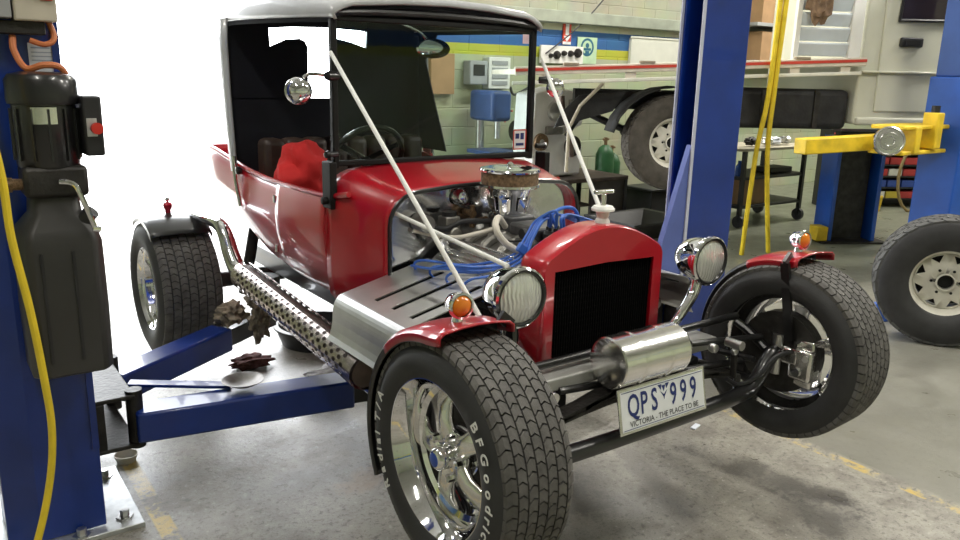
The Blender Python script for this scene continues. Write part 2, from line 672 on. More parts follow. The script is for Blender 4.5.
def mag_wheel(name, W, Rr, parent, loc, rz, letters=False, spin=0.):
    hw = W / 2
    w = bpy.data.objects.new(name, None)
    col.objects.link(w)
    w.parent = parent
    w.location = loc
    w.rotation_euler = (0, 0, rz)
    mx = M(((0, 0, 1, 0), (1, 0, 0, 0), (0, 1, 0, 0), (0, 0, 0, 1)))
    lip = hw * .86
    prof = [(.2, -lip), (.208, -lip + .004), (.208, -lip + .012), (.19, -lip + .02), (.178, -lip + .05), (.165, -.01), (.165, .012),
            (.178, .02), (.182, .03), (.182, lip - .03), (.19, lip - .016), (.204, lip - .008), (.21, lip - .001), (.208, lip + .004), (.2, lip + .003),
            (.192, lip - .012), (.1715, .045), (.1715, .028), (.158, .02), (.158, -.02), (.17, -lip + .06), (.183, -lip + .02), (.2, -lip)]
    obj('rim', MB().lathe([(r, x) for r, x in prof], mx, 64), chrome, w, smooth=50)
    mb = MB()
    for k in range(5):
        a = 2 * PI * k / 5 + PI / 2 + spin
        rings = []
        for rr_, wd, xo, th in ((.03, .05, .034, .03), (.055, .05, .04, .036), (.09, .044, .04, .036), (.125, .05, .032, .032), (.152, .07, .018, .024), (.168, .1, .008, .016)):
            ring = []
            for q in range(12):
                b = 2 * PI * q / 12
                du = math.cos(b) * wd / 2 * 1.25
                dx = math.sin(b) * th / 2 + xo
                ring.append((dx, rr_ * math.cos(a) - du * math.sin(a), rr_ * math.sin(a) + du * math.cos(a)))
            rings.append(ring)
        sp = MB().loft(rings)
        obj('spoke', sp, alloy, w, smooth=60)
    obj('hub', MB().lathe([(.0, .05), (.05, .05), (.066, .044), (.07, .03), (.07, -.03), (.0, -.03)], mx, 32), chrome, w, smooth=40)
    cap = obj('centre_cap', MB().lathe([(0, .094), (.02, .093), (.027, .088), (.03, .08), (.031, .05)], mx, 28), chrome, w, smooth=40)
    for k in range(5):
        a = 2 * PI * (k + .5) / 5 + PI / 2 + spin
        y, z = .053 * math.cos(a), .053 * math.sin(a)
        obj('lug_nut', MB().lathe([(0, .072), (.007, .071), (.0105, .066), (.0115, .045)], M.Translation((0, y, z)) @ mx, 6), chrome, w, smooth=20)
    obj('emblem', MB().lathe([(0, .0952), (.016, .0945), (.018, .0935)], mx, 20), mat('blue_emblem', (.03, .08, .4), .3), w)
    obj('brake_drum', MB().lathe([(.0, -.02), (.13, -.022), (.14, -.03), (.14, -.08), (.0, -.08)], mx, 32), grimy, w)
    t = tyre_parts(w, Rr, W)
    if letters:
        xw = hw * 1.0 + .0016
        for word, cen in (('Radial T/A', 187), ('BFGoodrich', 8)):
            for mb in arc_text(word, .036, .249, cen, xw, 1.55, .0006, 1.1):
                obj('tyre_letter', mb, white, t, smooth=0, fix=False, solid=.0012, soff=1)
    return w


# ------------------------------------------------------------------ the car
car = thing('hot_rod_car', 'red open hot rod with black folding top and exposed engine, raised between the lift posts', 'car', (0, 0, 0))
FW, RW = .301, .328
ST6 = R(6)
mag_wheel('front_wheel', .218, FW, car, (-.69, .0, .6), PI + R(.5), True, .35)
mag_wheel('front_wheel', .218, FW, car, (.672, .0, .618), R(4), False, .1)
mag_wheel('rear_wheel', .30, RW, car, (-.735, 2.47, .457), PI, False, .2)
mag_wheel('rear_wheel', .30, RW, car, (.735, 2.47, .457), 0, False, .2)


def lerp_st(st, Y):
    if Y <= st[0][0]:
        return st[0][1:]
    for a, b in zip(st, st[1:]):
        if Y <= b[0]:
            t = (Y - a[0]) / (b[0] - a[0])
            t = t * t * (3 - 2 * t) if False else t
            return tuple(p + (q - p) * t for p, q in zip(a[1:], b[1:]))
    return st[-1][1:]


TUB = [(1.02, .488, 1.09, .655), (1.18, .50, 1.06, .64), (1.42, .505, 1.055, .63), (1.7, .505, 1.055, .635), (1.9, .505, 1.06, .655),
       (2.05, .51, 1.075, .70), (2.2, .515, 1.095, .755), (2.4, .525, 1.125, .815), (2.56, .525, 1.135, .86), (2.64, .5, 1.13, .9)]


def tub_sec(Y, off=0.):
    w, zt, zb = lerp_st(TUB, Y)
    w += off
    h = [(-w + .004, zt), (-w - .004, zt - .05), (-w - .01, zt - .13), (-w - .004, zt - (zt - zb) * .5), (-w + .016, zb + .13), (-w + .04, zb + .065),
         (-w + .085, zb + .02), (-w + .15, zb - off)]
    return h


rows = []
for i in range(34):
    Y = 1.185 + (2.64 - 1.185) * i / 33
    h = tub_sec(Y)
    rows.append([(x, Y, z) for x, z in h] + [(-x, Y, z) for x, z in reversed(h)])
tub = MB().grid(rows)
last = rows[-1]
tub.add(last, [tuple(range(len(last)))])
body = obj('body_tub', tub, red, car, smooth=45, solid=.014, soff=-1)
for s in (-1, 1):
    rail = MB().tube([(s * (abs(tub_sec(Y)[0][0])), Y, tub_sec(Y)[0][1]) for Y in [1.04 + i * .1 for i in range(16)] + [2.62]], .011, 8, 2)
    obj('top_rail', rail, red, car)
    dr = MB().grid([[(-s * x, Y, z) for x, z in tub_sec(Y, .001)[0:6]] for Y in [1.195 + (1.665 - 1.195) * i / 10 for i in range(11)]])
    d_ = obj('door', dr, red, car, smooth=45, solid=.008, soff=0, bevel=.003)
    obj('hinge', MB().cyl((s * .512, 1.675, .97), (s * .512, 1.675, 1.0), .008).cyl((s * .512, 1.675, .76), (s * .512, 1.675, .79), .008), chrome, d_)

# cowl, firewall
COW = [(.85, .432, 1.118, .70), (.95, .452, 1.132, .69), (1.05, .481, 1.147, .665), (1.19, .506, 1.166, .64)]


def cowl_sec(Y, inset=0.):
    w, zt, zb = lerp_st(COW, Y)
    w -= inset
    zt -= inset
    rc = .12 - inset * .5
    h = [(-w + .05, zb), (-w + .012, zb + .05), (-w, zb + .13), (-w, (zb + zt) / 2), (-w, zt - rc)]
    for k in range(1, 7):
        a = k / 6 * PI / 2
        h.append((-w + rc - rc * math.cos(a), zt - rc + rc * math.sin(a) * .96))
    h += [(-w * .4, zt + .006), (0, zt + .01)]
    return h + [(-x, z) for x, z in reversed(h[:-1])]


cw = MB().grid([[(x, Y, z) for x, z in cowl_sec(Y)] for Y in [.85 + .34 * i / 10 for i in range(11)]])
obj('cowl', cw, red, car, smooth=45, solid=.012, soff=-1)
obj('cowl_trim', MB().tube([(x, .85, z) for x, z in cowl_sec(.85, .004)], .008, 8), blackp, car)
fs = cowl_sec(.9, .015)
obj('firewall', MB().prism([(x, z) for x, z in fs], frame((0, .885, 0), (1, 0, 0), (0, 0, 1)), -.01), mat('polished_firewall', (.7, .71, .72), .13, 1, var=.1, vs=3, bump=.25, bs=6), car, smooth=0)
dsh = cowl_sec(1.19, .02)
obj('dashboard', MB().prism([(x, max(z, .82)) for x, z in dsh], frame((0, 1.19, 0), (1, 0, 0), (0, 0, 1)), -.015), blackp, car, smooth=0)

# windscreen
ws = 1.195
sx = .462
sr = .447
obj('windscreen_frame', MB().bar((-sx, ws, 1.16), (-sx, ws, 1.705), .024, .028, (0, 1, 0)).bar((sr, ws, 1.16), (sr, ws, 1.705), .024, .028, (0, 1, 0))
    .bar((-sx, ws, 1.178), (sr, ws, 1.178), .028, .022).bar((-sx, ws, 1.69), (sr, ws, 1.69), .024, .02), mat('matte_black_frame', (.01, .01, .01), .6, spec=.25), car, bevel=.005)
gl = obj('windscreen_glass', MB().bb(-sx + .012, sr - .012, ws - .002, ws + .002, 1.189, 1.68), glass, car, smooth=0)
stk = obj('sticker', MB().bb(.356, .426, ws - .0045, ws - .0035, 1.2, 1.285), whitep, gl, smooth=0, label='small red-bordered permit sticker inside the glass')
sb = MB()
for a, b, c_, d in ((.356, .426, 1.2, 1.205), (.356, .426, 1.28, 1.285), (.356, .361, 1.2, 1.285), (.421, .426, 1.2, 1.285)):
    sb.bb(a, b, ws - .0056, ws - .0046, c_, d)
obj('sticker_border', sb, redline, gl, smooth=0)
obj('sticker_print', MB().bb(.368, .388, ws - .0056, ws - .0046, 1.246, 1.268).bb(.395, .413, ws - .0056, ws - .0046, 1.243, 1.27).bb(.371, .413, ws - .0056, ws - .0046, 1.217, 1.228), ink, gl, smooth=0)
obj('sticker', MB().bb(.39, .422, ws - .0045, ws - .0035, 1.635, 1.672), mat('pink_sticker', (.75, .55, .6), .5), gl, smooth=0)
for s in (-1, 1):
    obj('screen_bracket', MB().bb(s * .50 - .014, s * .50 + .014, 1.13, 1.2, 1.02, 1.19).cyl((s * .49, 1.16, 1.05), (s * .535, 1.16, 1.05), .014, 12), MATS['matte_black_frame'], car, bevel=.004)
    obj('clamp_knob', MB().lathe([(0, .024), (.012, .02), (.014, .008), (.01, 0), (.01, -.03)], axis((s * .495, 1.165, 1.215), (s, -.2, 0)), 14), blackp, car)
    obj('top_clamp', MB().lathe([(0, .03), (.014, .026), (.018, .01), (.014, -.03)], axis((s * .49, 1.15, 1.49), (s, -.5, 0)), 14), blackp, car)
obj('windscreen_stay', MB().cyl((-.49, 1.155, 1.57), (-.555, .14, .888), .0075, 10), white, car, label='long pale rod bracing the windscreen down to the front')
obj('windscreen_stay', MB().cyl((.465, 1.155, 1.575), (.05, .31, 1.065), .0075, 10), white, car)
obj('bonnet_stay', MB().cyl((-.395, .895, 1.04), (-.39, .24, .985), .0075, 10), white, car)

# mirrors
mr = obj('side_mirror', MB().lathe([(0, .03), (.02, .027), (.036, .017), (.044, .004), (.046, -.004), (.042, -.006), (0, -.004)], axis((-.64, 1.09, 1.44), (-.3, -1, .05)), 28), chrome, car)
obj('mirror_arm', MB().tube([(-.63, 1.1, 1.455), (-.6, 1.12, 1.49), (-.55, 1.14, 1.495), (-.49, 1.155, 1.49)], .006, 8, 4), chrome, mr)
mr = obj('side_mirror', MB().lathe([(0, .026), (.018, .023), (.032, .014), (.04, .003), (.04, -.004), (0, -.004)], axis((.5, 1.1, 1.46), (-.3, -1, .05)), 28), chrome, car)
obj('mirror_arm', MB().tube([(.5, 1.11, 1.48), (.5, 1.13, 1.5), (.48, 1.16, 1.5)], .006, 8, 4), chrome, mr)
mr = obj('interior_mirror', MB().lathe([(0, .02), (.02, .018), (.036, .008), (.038, -.002), (0, -.002)], axis((-.02, 1.23, 1.6), (0, -1, -.1)) @ M.Diagonal((2.0, 1, 1, 1)), 28), chrome, car)
obj('mirror_arm', MB().tube([(-.02, 1.25, 1.61), (-.06, 1.26, 1.66), (-.14, 1.27, 1.69)], .007, 8, 4), chrome, mr)

# folding top
rows = []
for Y, dz in ((1.155, -.03), (1.162, -.012), (1.19, -.002), (1.26, .006), (1.45, .022), (1.75, .042), (2.0, .056), (2.15, .06), (2.25, .05), (2.31, .015), (2.34, -.06)):
    fw_ = .476 + .05 * min(1, max(0, (Y - 1.15) / .5))
    h = [(-fw_ + .002, 1.69), (-fw_ - .004, 1.712), (-fw_ + .008, 1.735), (-fw_ + .04, 1.752), (-.4, 1.764), (-.2, 1.78), (0, 1.786)]
    k = 1 if Y < 2.1 else 1 - (Y - 2.1) * .25
    fz = 0 if Y > 1.15 else .0
    h = [(x * k, (z + dz if i > 1 else z + dz * .3)) for i, (x, z) in enumerate(h)]
    rows.append([(x, Y, z) for x, z in h] + [(-x * .968, Y, z) for x, z in reversed(h[:-1])])
top = MB().grid(rows)
tp = obj('folding_top', top, vinyl, car, smooth=60, solid=.012, soff=-1)
obj('top_lining', MB().grid([[(p[0] * .97, min(max(p[1], 1.175), 2.24), p[2] - .016) for p in r_] for r_ in rows]), lining, car, smooth=60)
obj('front_bow', MB().tube([(-.46, 1.18, 1.705), (-.3, 1.18, 1.715), (0, 1.18, 1.72), (.3, 1.18, 1.715), (.445, 1.18, 1.705)], .012, 8, 3), blackp, car)
# rear curtain in panels with the gap between them, wrapping round the corners
obj('rear_curtain', MB().prism([(-.5, 1.03), (.52, 1.03), (.52, 1.375), (-.5, 1.375)], frame((0, 2.215, 0), (1, 0, 0), (0, 0, 1)), -.008), lining, car, smooth=0)
obj('rear_curtain', MB().prism([(-.5, 1.37), (-.115, 1.37), (-.112, 1.615), (-.125, 1.64), (-.15, 1.652), (-.22, 1.645), (-.3, 1.61), (-.305, 1.76), (-.5, 1.72)], frame((0, 2.215, 0), (1, 0, 0), (0, 0, 1)), -.008), lining, car, smooth=0)
obj('rear_curtain', MB().prism([(.035, 1.37), (.52, 1.37), (.52, 1.72), (.215, 1.76), (.205, 1.62), (.12, 1.645), (.04, 1.66)], frame((0, 2.215, 0), (1, 0, 0), (0, 0, 1)), -.008), lining, car, smooth=0)
for s in (-1, 1):
    q = MB().grid([[(s * (.522 if i in (0, 3) else .53), y0_ + (y1_ - y0_) * i / 3, z) for i in range(4)] for z, y0_, y1_ in ((1.05, 2.1, 2.17), (1.2, 2.12, 2.21), (1.4, 2.14, 2.25), (1.6, 2.15, 2.29), (1.72, 2.14, 2.32))])
    obj('quarter_curtain', q, vinyl, car, smooth=60, solid=.008, soff=0)
    obj('top_stay', MB().tube([(s * .53, 2.11, 1.12), (s * .535, 2.09, 1.02), (s * .53, 2.05, .9)], .009, 8, 3), chrome, car)
    obj('stay_knob', MB().lathe([(0, .03), (.016, .025), (.018, .01), (.01, 0)], axis((s * .515, 2.06, 1.06), (s, 0, 0)), 14), blackp, car)
obj('side_curtain', MB().prism([(1.93, 1.12), (2.19, 1.12), (2.2, 1.7), (2.02, 1.7), (2.14, 1.57)], frame((.5, 0, 0), (0, 1, 0), (0, 0, 1)), .006), lining, car, smooth=0)

# seat and controls
obj('seat_cushion', MB().bb(-.42, .42, 1.5, 1.98, .72, .9), leather, car, bevel=.04, seg=3)
for i in range(8):
    x = -.42 + .105 * (i + .5)
    obj('seat_back_pleat', MB().box((x, 2.07, 1.02), (.103, .12, .36)), leather, car, bevel=.03, seg=3)
obj('floor_pan', MB().bb(-.38, .38, .95, 2.1, .66, .675), blackp, car, smooth=0)
sw = obj('steering_wheel', MB().tube([(.16 * math.cos(a), .16 * math.sin(a), 0) for a in [2 * PI * k / 24 for k in range(24)]], .012, 8, 0, closed=True), blackp, car, loc=(-.22, 1.42, 1.16), rot=(R(-58), 0, 0))
for k in range(3):
    a = 2 * PI * k / 3 + PI / 2
    obj('steering_spoke', MB().bar((0, 0, 0), (.158 * math.cos(a), .158 * math.sin(a), 0), .022, .005), chrome, sw)
obj('steering_column', MB().cyl((-.22, 1.42, 1.16), (-.22, 1.1, .95), .018, 12), blackp, car)

# radiator shell
def shell_out(w, zs, zt, n=7):
    h = [(-w, .63), (-w, .8), (-w, zs - .035)]
    for k in range(1, 5):
        a = k / 4 * R(62)
        h.append((-w + .045 - .045 * math.cos(a), zs - .035 + .045 * math.sin(a)))
    x0, z0 = h[-1]
    for k in range(1, n + 1):
        t = k / n
        h.append((x0 + (0 - x0) * t, z0 + (zt - z0) * math.sin(t * PI / 2) ** .95))
    return h + [(-x, z) for x, z in reversed(h[:-1])]


so = shell_out(.26, .985, 1.066)
yf, yb = .236, .345
outer = [[(x * k, Y, .63 + (z - .63) * kz) for x, z in so] for Y, k, kz in ((yf, .965, .985), (yf + .008, .985, .995), (yf + .02, 1, 1), (yb - .01, 1, 1), (yb, .99, .995))]
op = []
for x, z in so:
    xi = max(-.212, min(.212, x * .9))
    op.append((xi, min(z, .944) if abs(x) > .2 else .944 + .006 * (1 - abs(x) / .2)))
shell = MB().grid([[(x, yf + .022, z) for x, z in op], [(x, yf + .002, z) for x, z in op]] + outer)
shell.bb(-.258, .258, yf + .004, yf + .06, .615, .648)
obj('radiator_shell', shell, red, car, smooth=40, solid=.005, soff=-1)
core = obj('radiator_core', MB().bb(-.215, .215, .262, .33, .64, .955), dark, car, smooth=0)
fins = MB()
for i in range(43):
    x = -.21 + i * .01
    fins.bb(x - .0012, x + .0012, .25, .263, .645, .95)
for i in range(16):
    fins.bb(-.21, .21, .2555, .2585, .65 + i * .0195, .653 + i * .0195)
f_ = obj('radiator_fins', fins, mat('radiator_black', (.004, .004, .004), .8, spec=.1), car, smooth=0)
f_['kind'] = 'stuff'
rc = obj('radiator_cap', MB().lathe([(0, .02), (.03, .018), (.037, .01), (.037, .004), (.022, 0), (.018, -.02), (.024, -.03), (.024, -.045)], axis((.02, .29, 1.1), (0, 0, 1)), 28), white, car)
obj('cap_handle', MB().cyl((.02, .29, 1.115), (.02, .29, 1.158), .009, 10).bar((-.018, .29, 1.162), (.058, .29, 1.162), .018, .012), alloy, rc, bevel=.003)


# headlamps
def headlamp(x, y, z, yaw, stalk):
    ax = V((math.sin(yaw), -math.cos(yaw), 0))
    o = obj('headlamp', MB().lathe([(0, -.115), (.02, -.113), (.045, -.1), (.063, -.075), (.074, -.04), (.079, -.005), (.079, .004), (.083, .006), (.083, .012), (.079, .016)], axis((x, y, z), ax), 36), chrome, car)
    obj('lamp_rim', MB().lathe([(.083, .008), (.086, .012), (.085, .022), (.079, .027), (.074, .022)], axis((x, y, z), ax), 36), chrome, o)
    obj('rim_seal', MB().lathe([(.0745, .0245), (.077, .0275), (.072, .026), (.069, .02)], axis((x, y, z), ax), 36), blackp, o)
    obj('lamp_lens', MB().lathe([(0, .034), (.03, .032), (.055, .027), (.071, .02)], axis((x, y, z), ax), 32), lensm, o, smooth=60)
    obj('lamp_stalk', MB().tube(stalk, [.022, .014], 12, 5), chrome, o)
    return o


headlamp(-.432, .14, .926, R(-2), [(-.43, .17, .86), (-.42, .19, .8), (-.36, .22, .72), (-.31, .25, .66)])
headlamp(.43, .2, .914, R(-2), [(.425, .225, .845), (.4, .22, .79), (.33, .21, .73), (.28, .22, .67)])

# tank, plate, front axle
mxX = M(((0, 0, 1, 0), (1, 0, 0, 0), (0, 1, 0, 0), (0, 0, 0, 1)))
tk = M.Translation((-.042, .03, .718)) @ mxX @ M.Diagonal((.92, .92, .69, 1))
tank = obj('fuel_tank', MB().lathe([(0, -.214), (.03, -.212), (.055, -.207), (.072, -.203), (.078, -.2), (.083, -.195), (.083, -.09), (.0865, -.084), (.0865, -.074), (.083, -.068), (.083, .07), (.0865, .076), (.0865, .086), (.083, .092),
    (.083, .19), (.079, .2), (.06, .204), (0, .206)], tk, 40), mat('brushed_tank', (.88, .87, .86), .19, 1, 0, .08, 6, bump=.03, bs=90), car, smooth=16, label='polished aluminium cylinder tank')
obj('tank_bracket', MB().bar((-.1, .06, .63), (-.1, .08, .7), .03, .006).bar((.05, .06, .63), (.05, .08, .7), .03, .006), grimy, car)
pm = frame((-.006, -.038, .59), (1, 0, 0), (0, .2, .98))
pl = obj('number_plate', MB().prism([(-.186, -.067), (.186, -.067), (.186, .067), (-.186, .067)], pm @ M.Translation((0, 0, -.006)), .006), alloy, car, smooth=0, bevel=.003)
obj('plate_face', MB().prism([(-.176, -.058), (.176, -.058), (.176, .058), (-.176, .058)], pm, .0008), whitep, pl, smooth=0)
for ch, x in (('Q', -.128), ('P', -.085), ('S', -.042), ('9', .04), ('9', .084), ('9', .128)):
    obj('registration_letter', text_on(MB(), ch, .092, pm @ M.Translation((x, -.018, .0012)), .0012, .66), ink, pl, smooth=0, fix=False)
tm = MB()
text_on(tm, 'VICTORIA - THE PLACE TO BE', .0235, pm @ M.Translation((.0, -.0475, .0012)), .0001, .93)
obj('slogan', tm, mat('black_ink', (.02, .02, .03), .5), pl, smooth=0, fix=False)
obj('plate_border', MB().prism([(-.172, -.0545), (.172, -.0545), (.172, -.0528), (-.172, -.0528)], pm @ M.Translation((0, 0, .0008)), .0006)
    .prism([(-.172, .0535), (.172, .0535), (.172, .0552), (-.172, .0552)], pm @ M.Translation((0, 0, .0008)), .0006), ink, pl, smooth=0)
em = MB()
for poly in (((-.024, .05), (-.008, .05), (-.012, .034)), ((.008, .05), (.024, .05), (.012, .034)), ((-.008, .046), (.008, .046), (0, .028)), ((-.014, .03), (-.004, .022), (-.002, .012)), ((.014, .03), (.004, .022), (.002, .012)), ((-.004, .02), (.004, .02), (0, .004))):
    em.prism([(x, y) for x, y in poly], pm @ M.Translation((0, 0, .0009)), .0008)
obj('plate_emblem', em, ink, pl, smooth=0)
ax_ = [(-.6, 0, .596), (-.575, 0, .6), (-.54, 0, .575), (-.49, 0, .52), (-.42, 0, .495), (-.2, 0, .49), (.2, 0, .492), (.42, 0, .5), (.49, 0, .525), (.54, 0, .585), (.575, 0, .615), (.6, 0, .613)]
obj('front_axle', MB().tube(ax_, .026, 14, 4), blackp, car)
obj('front_crossmember', MB().bb(-.4, .4, .1, .19, .635, .675), mat('silver_frame_paint', (.42, .42, .4), .45, .3), car, bevel=.006)
for k, (w_, z_) in enumerate(((.42, .56), (.34, .578), (.25, .594), (.16, .61))):
    lf = MB()
    pts = [(-w_ + 2 * w_ * i / 10, .06, z_ + .035 * (1 - ((i - 5) / 5) ** 2)) for i in range(11)]
    rr = [[(p[0], .035, p[2] - .007), (p[0], .085, p[2] - .007), (p[0], .085, p[2] + .007), (p[0], .035, p[2] + .007)] for p in pts]
    obj('spring_leaf', lf.loft(rr), grimy, car, smooth=30)
for s in (-1, 1):
    sh = obj('spring_shackle', MB().bar((s * .4, .03, .67), (s * .41, .03, .55), .02, .014).bar((s * .43, .03, .56), (s * .42, .02, .5), .02, .03), grimy, car, bevel=.003)
    obj('shackle_bolt', MB().cyl((s * .4, .0, .67), (s * .4, .06, .67), .016, 12), satin, sh)
    obj('radius_rod', MB().cyl((s * .5, .02, .53), (s * .33, 1.0, .55), .013, 10).cyl((s * .5, .02, .6), (s * .33, 1.0, .56), .011, 10), blackp, car)
    obj('steering_arm', MB().tube([(s * .575, .03, .62), (s * .57, .1, .665), (s * .56, .15, .69)], .015, 10, 4), blackp, car)
    kp = obj('kingpin', MB().cyl((s * .6, 0, .54), (s * .6, 0, .68), .022, 14), satin, car)
    obj('brake_disc', MB().lathe([(.04, 0), (.125, 0), (.128, .004), (.128, .016), (.125, .02), (.04, .02)], M.Translation((s * .635, 0, .605)) @ mxX, 40), satin, kp)
    cal = obj('brake_caliper', MB().box((s * .632, -.085, .6), (.07, .1, .17)).box((s * .606, -.098, .6), (.06, .085, .11)).box((s * .6, -.06, .62), (.05, .07, .06)), alloy, car, bevel=.012, seg=3)
    for yy, zz, rr_ in ((-.09, .575, .016), (-.12, .63, .012), (-.075, .665, .014)):
        obj('caliper_bolt', MB().cyl((s * .57, yy, zz), (s * .6, yy, zz), rr_, 14), chrome, cal)
    obj('brake_hose', MB().tube([(s * .36, .02, .56), (s * .42, .01, .53), (s * .48, -.02, .56), (s * .53, -.04, .62), (s * .58, -.07, .64)], .008, 8, 5), blackm, car)
obj('tie_rod', MB().cyl((-.56, .15, .7), (.56, .15, .71), .013, 12), blackp, car)
obj('tie_rod_end', MB().lathe([(0, .016), (.014, .012), (.016, 0), (.013, -.012), (0, -.016)], axis((.33, .06, .66), (0, -1, 0)), 14), satin, car)
obj('tie_rod_end', MB().lathe([(0, .014), (.012, .01), (.014, 0), (0, -.014)], axis((.4, .03, .645), (0, -1, 0)), 14), satin, car)
obj('drag_link', MB().cyl((.25, .09, .68), (.57, .05, .66), .011, 10), blackp, car)
obj('panhard_rod', MB().cyl((-.3, .1, .635), (.5, .06, .585), .012, 10), blackp, car)


# fenders
def fender(cy, cz, rad, x0, x1, a0, a1, tip, m, name='fender', n=22):
    sgn = 1 if x1 > x0 else -1
    rows = []
    for i in range(n + 1):
        a = R(a0 + (a1 - a0) * i / n)
        r0 = rad
        row = []
        for t, dr in ((0, -.022), (0, -.004), (.06, .006), (.3, .012), (.5, .014), (.7, .012), (.94, .006), (1, -.004), (1, -.022)):
            x = x0 + (x1 - x0) * t
            row.append((x, cy + (r0 + dr) * math.cos(a), cz + (r0 + dr) * math.sin(a)))
        rows.append(row)
    a = R(a1)
    tx, tz = -math.sin(a), math.cos(a)
    for q, lift in tip:
        rows.append([(p[0], p[1] + tx * q, p[2] + tz * q + lift) for p in rows[n]])
    return obj(name, MB().grid(rows), m, car, smooth=50, solid=.005, soff=0)


for s, z, nm in ((-1, .596, 'n'), (1, .613, 'f')):
    fo = fender(.0, z, .318, s * .585, s * .797, -30, 86, (), blackp)
    ft = fender(.0, z, .3205, s * .584, s * .798, 46 if s < 0 else 62, 88, ((.02, .002), (.04, .005), (.055, .008)), red, 'fender_top', 12)
    ft.parent = fo
    fl = MB().grid([[(s * (.585 + .205 * t), (.314) * math.cos(R(a)), z + .314 * math.sin(R(a))) for t in (0, .5, 1)] for a in range(-28, 86, 6)])
    obj('fender_liner', fl, blackp, fo, smooth=60)
    obj('fender_stay', MB().bar((s * .58, -.05, z + .06), (s * .568, -.01, z + .318), .03, .012, (1, 0, 0)).bar((s * .568, -.01, z + .314), (s * .6, -.008, z + .342), .03, .012, (0, 1, 0)), blackp, fo)
    ind = obj('indicator_lamp', MB().lathe([(0, -.045), (.014, -.043), (.026, -.03), (.031, -.01), (.032, .002), (.0335, .004), (.0325, .01), (.027, .012)], axis((s * .70, .0 + .02, z + .376), (-.1, -1, .05)), 24), chrome, fo)
    obj('indicator_lens', MB().lathe([(0, .022), (.014, .019), (.024, .012), (.0275, .004)], axis((s * .70, .02, z + .376), (-.1, -1, .05)), 20), amber, ind)
    obj('lamp_stem', MB().tube([(s * .70, .03, z + .33), (s * .70, .03, z + .355)], [.016, .01], 12), chrome, ind)
    rf = fender(2.47, .457, .35, s * .6, s * .875, 60, 125, (), blackp, 'rear_fender', 14)
    obj('fender_bracket', MB().tube([(s * .56, 2.3, .8), (s * .6, 2.35, .81), (s * .66, 2.38, .818)], .012, 8, 3), chrome, rf)
    mk = obj('marker_lamp', MB().lathe([(.012, -.03), (.014, 0), (.02, .008), (.022, .025), (.014, .036), (0, .04)], axis((s * .745, 2.47, .838), (0, 0, 1)), 20), redlens, rf)
    obj('lamp_finial', MB().lathe([(.006, .04), (.012, .048), (.012, .056), (.0, .064)], axis((s * .745, 2.47, .838), (0, 0, 1)), 14), chrome, mk)

# chassis
for s in (-1, 1):
    obj('chassis_rail', MB().bb(s * .29 - .025, s * .29 + .025, .1, 2.6, .52, .62), blackp, car, bevel=.006)
obj('rear_axle', MB().cyl((-.58, 2.47, .457), (.58, 2.47, .457), .04, 16).lathe([(0, .12), (.08, .1), (.12, .04), (.13, 0), (.12, -.04), (.08, -.1), (0, -.12)], axis((0, 2.47, .457), (0, 1, 0)), 20), grimy, car)
obj('gearbox', MB().loft([[(sx_ * w_, Y, .52 + sz_ * h_) for sx_, sz_ in ((-1, -1), (1, -1), (1, 1), (-1, 1))] for Y, w_, h_ in ((.86, .17, .12), (1.05, .14, .1), (1.2, .09, .08), (1.55, .07, .07))]), grimy, car, bevel=.01)
obj('drive_shaft', MB().cyl((0, 1.5, .51), (0, 2.4, .47), .03, 12), grimy, car)
obj('shock_absorber', MB().cyl((-.45, 2.3, .42), (-.4, 2.25, .75), .028, 14), grimy, car)
obj('shock_absorber', MB().cyl((.45, 2.3, .42), (.4, 2.25, .75), .028, 14), grimy, car)

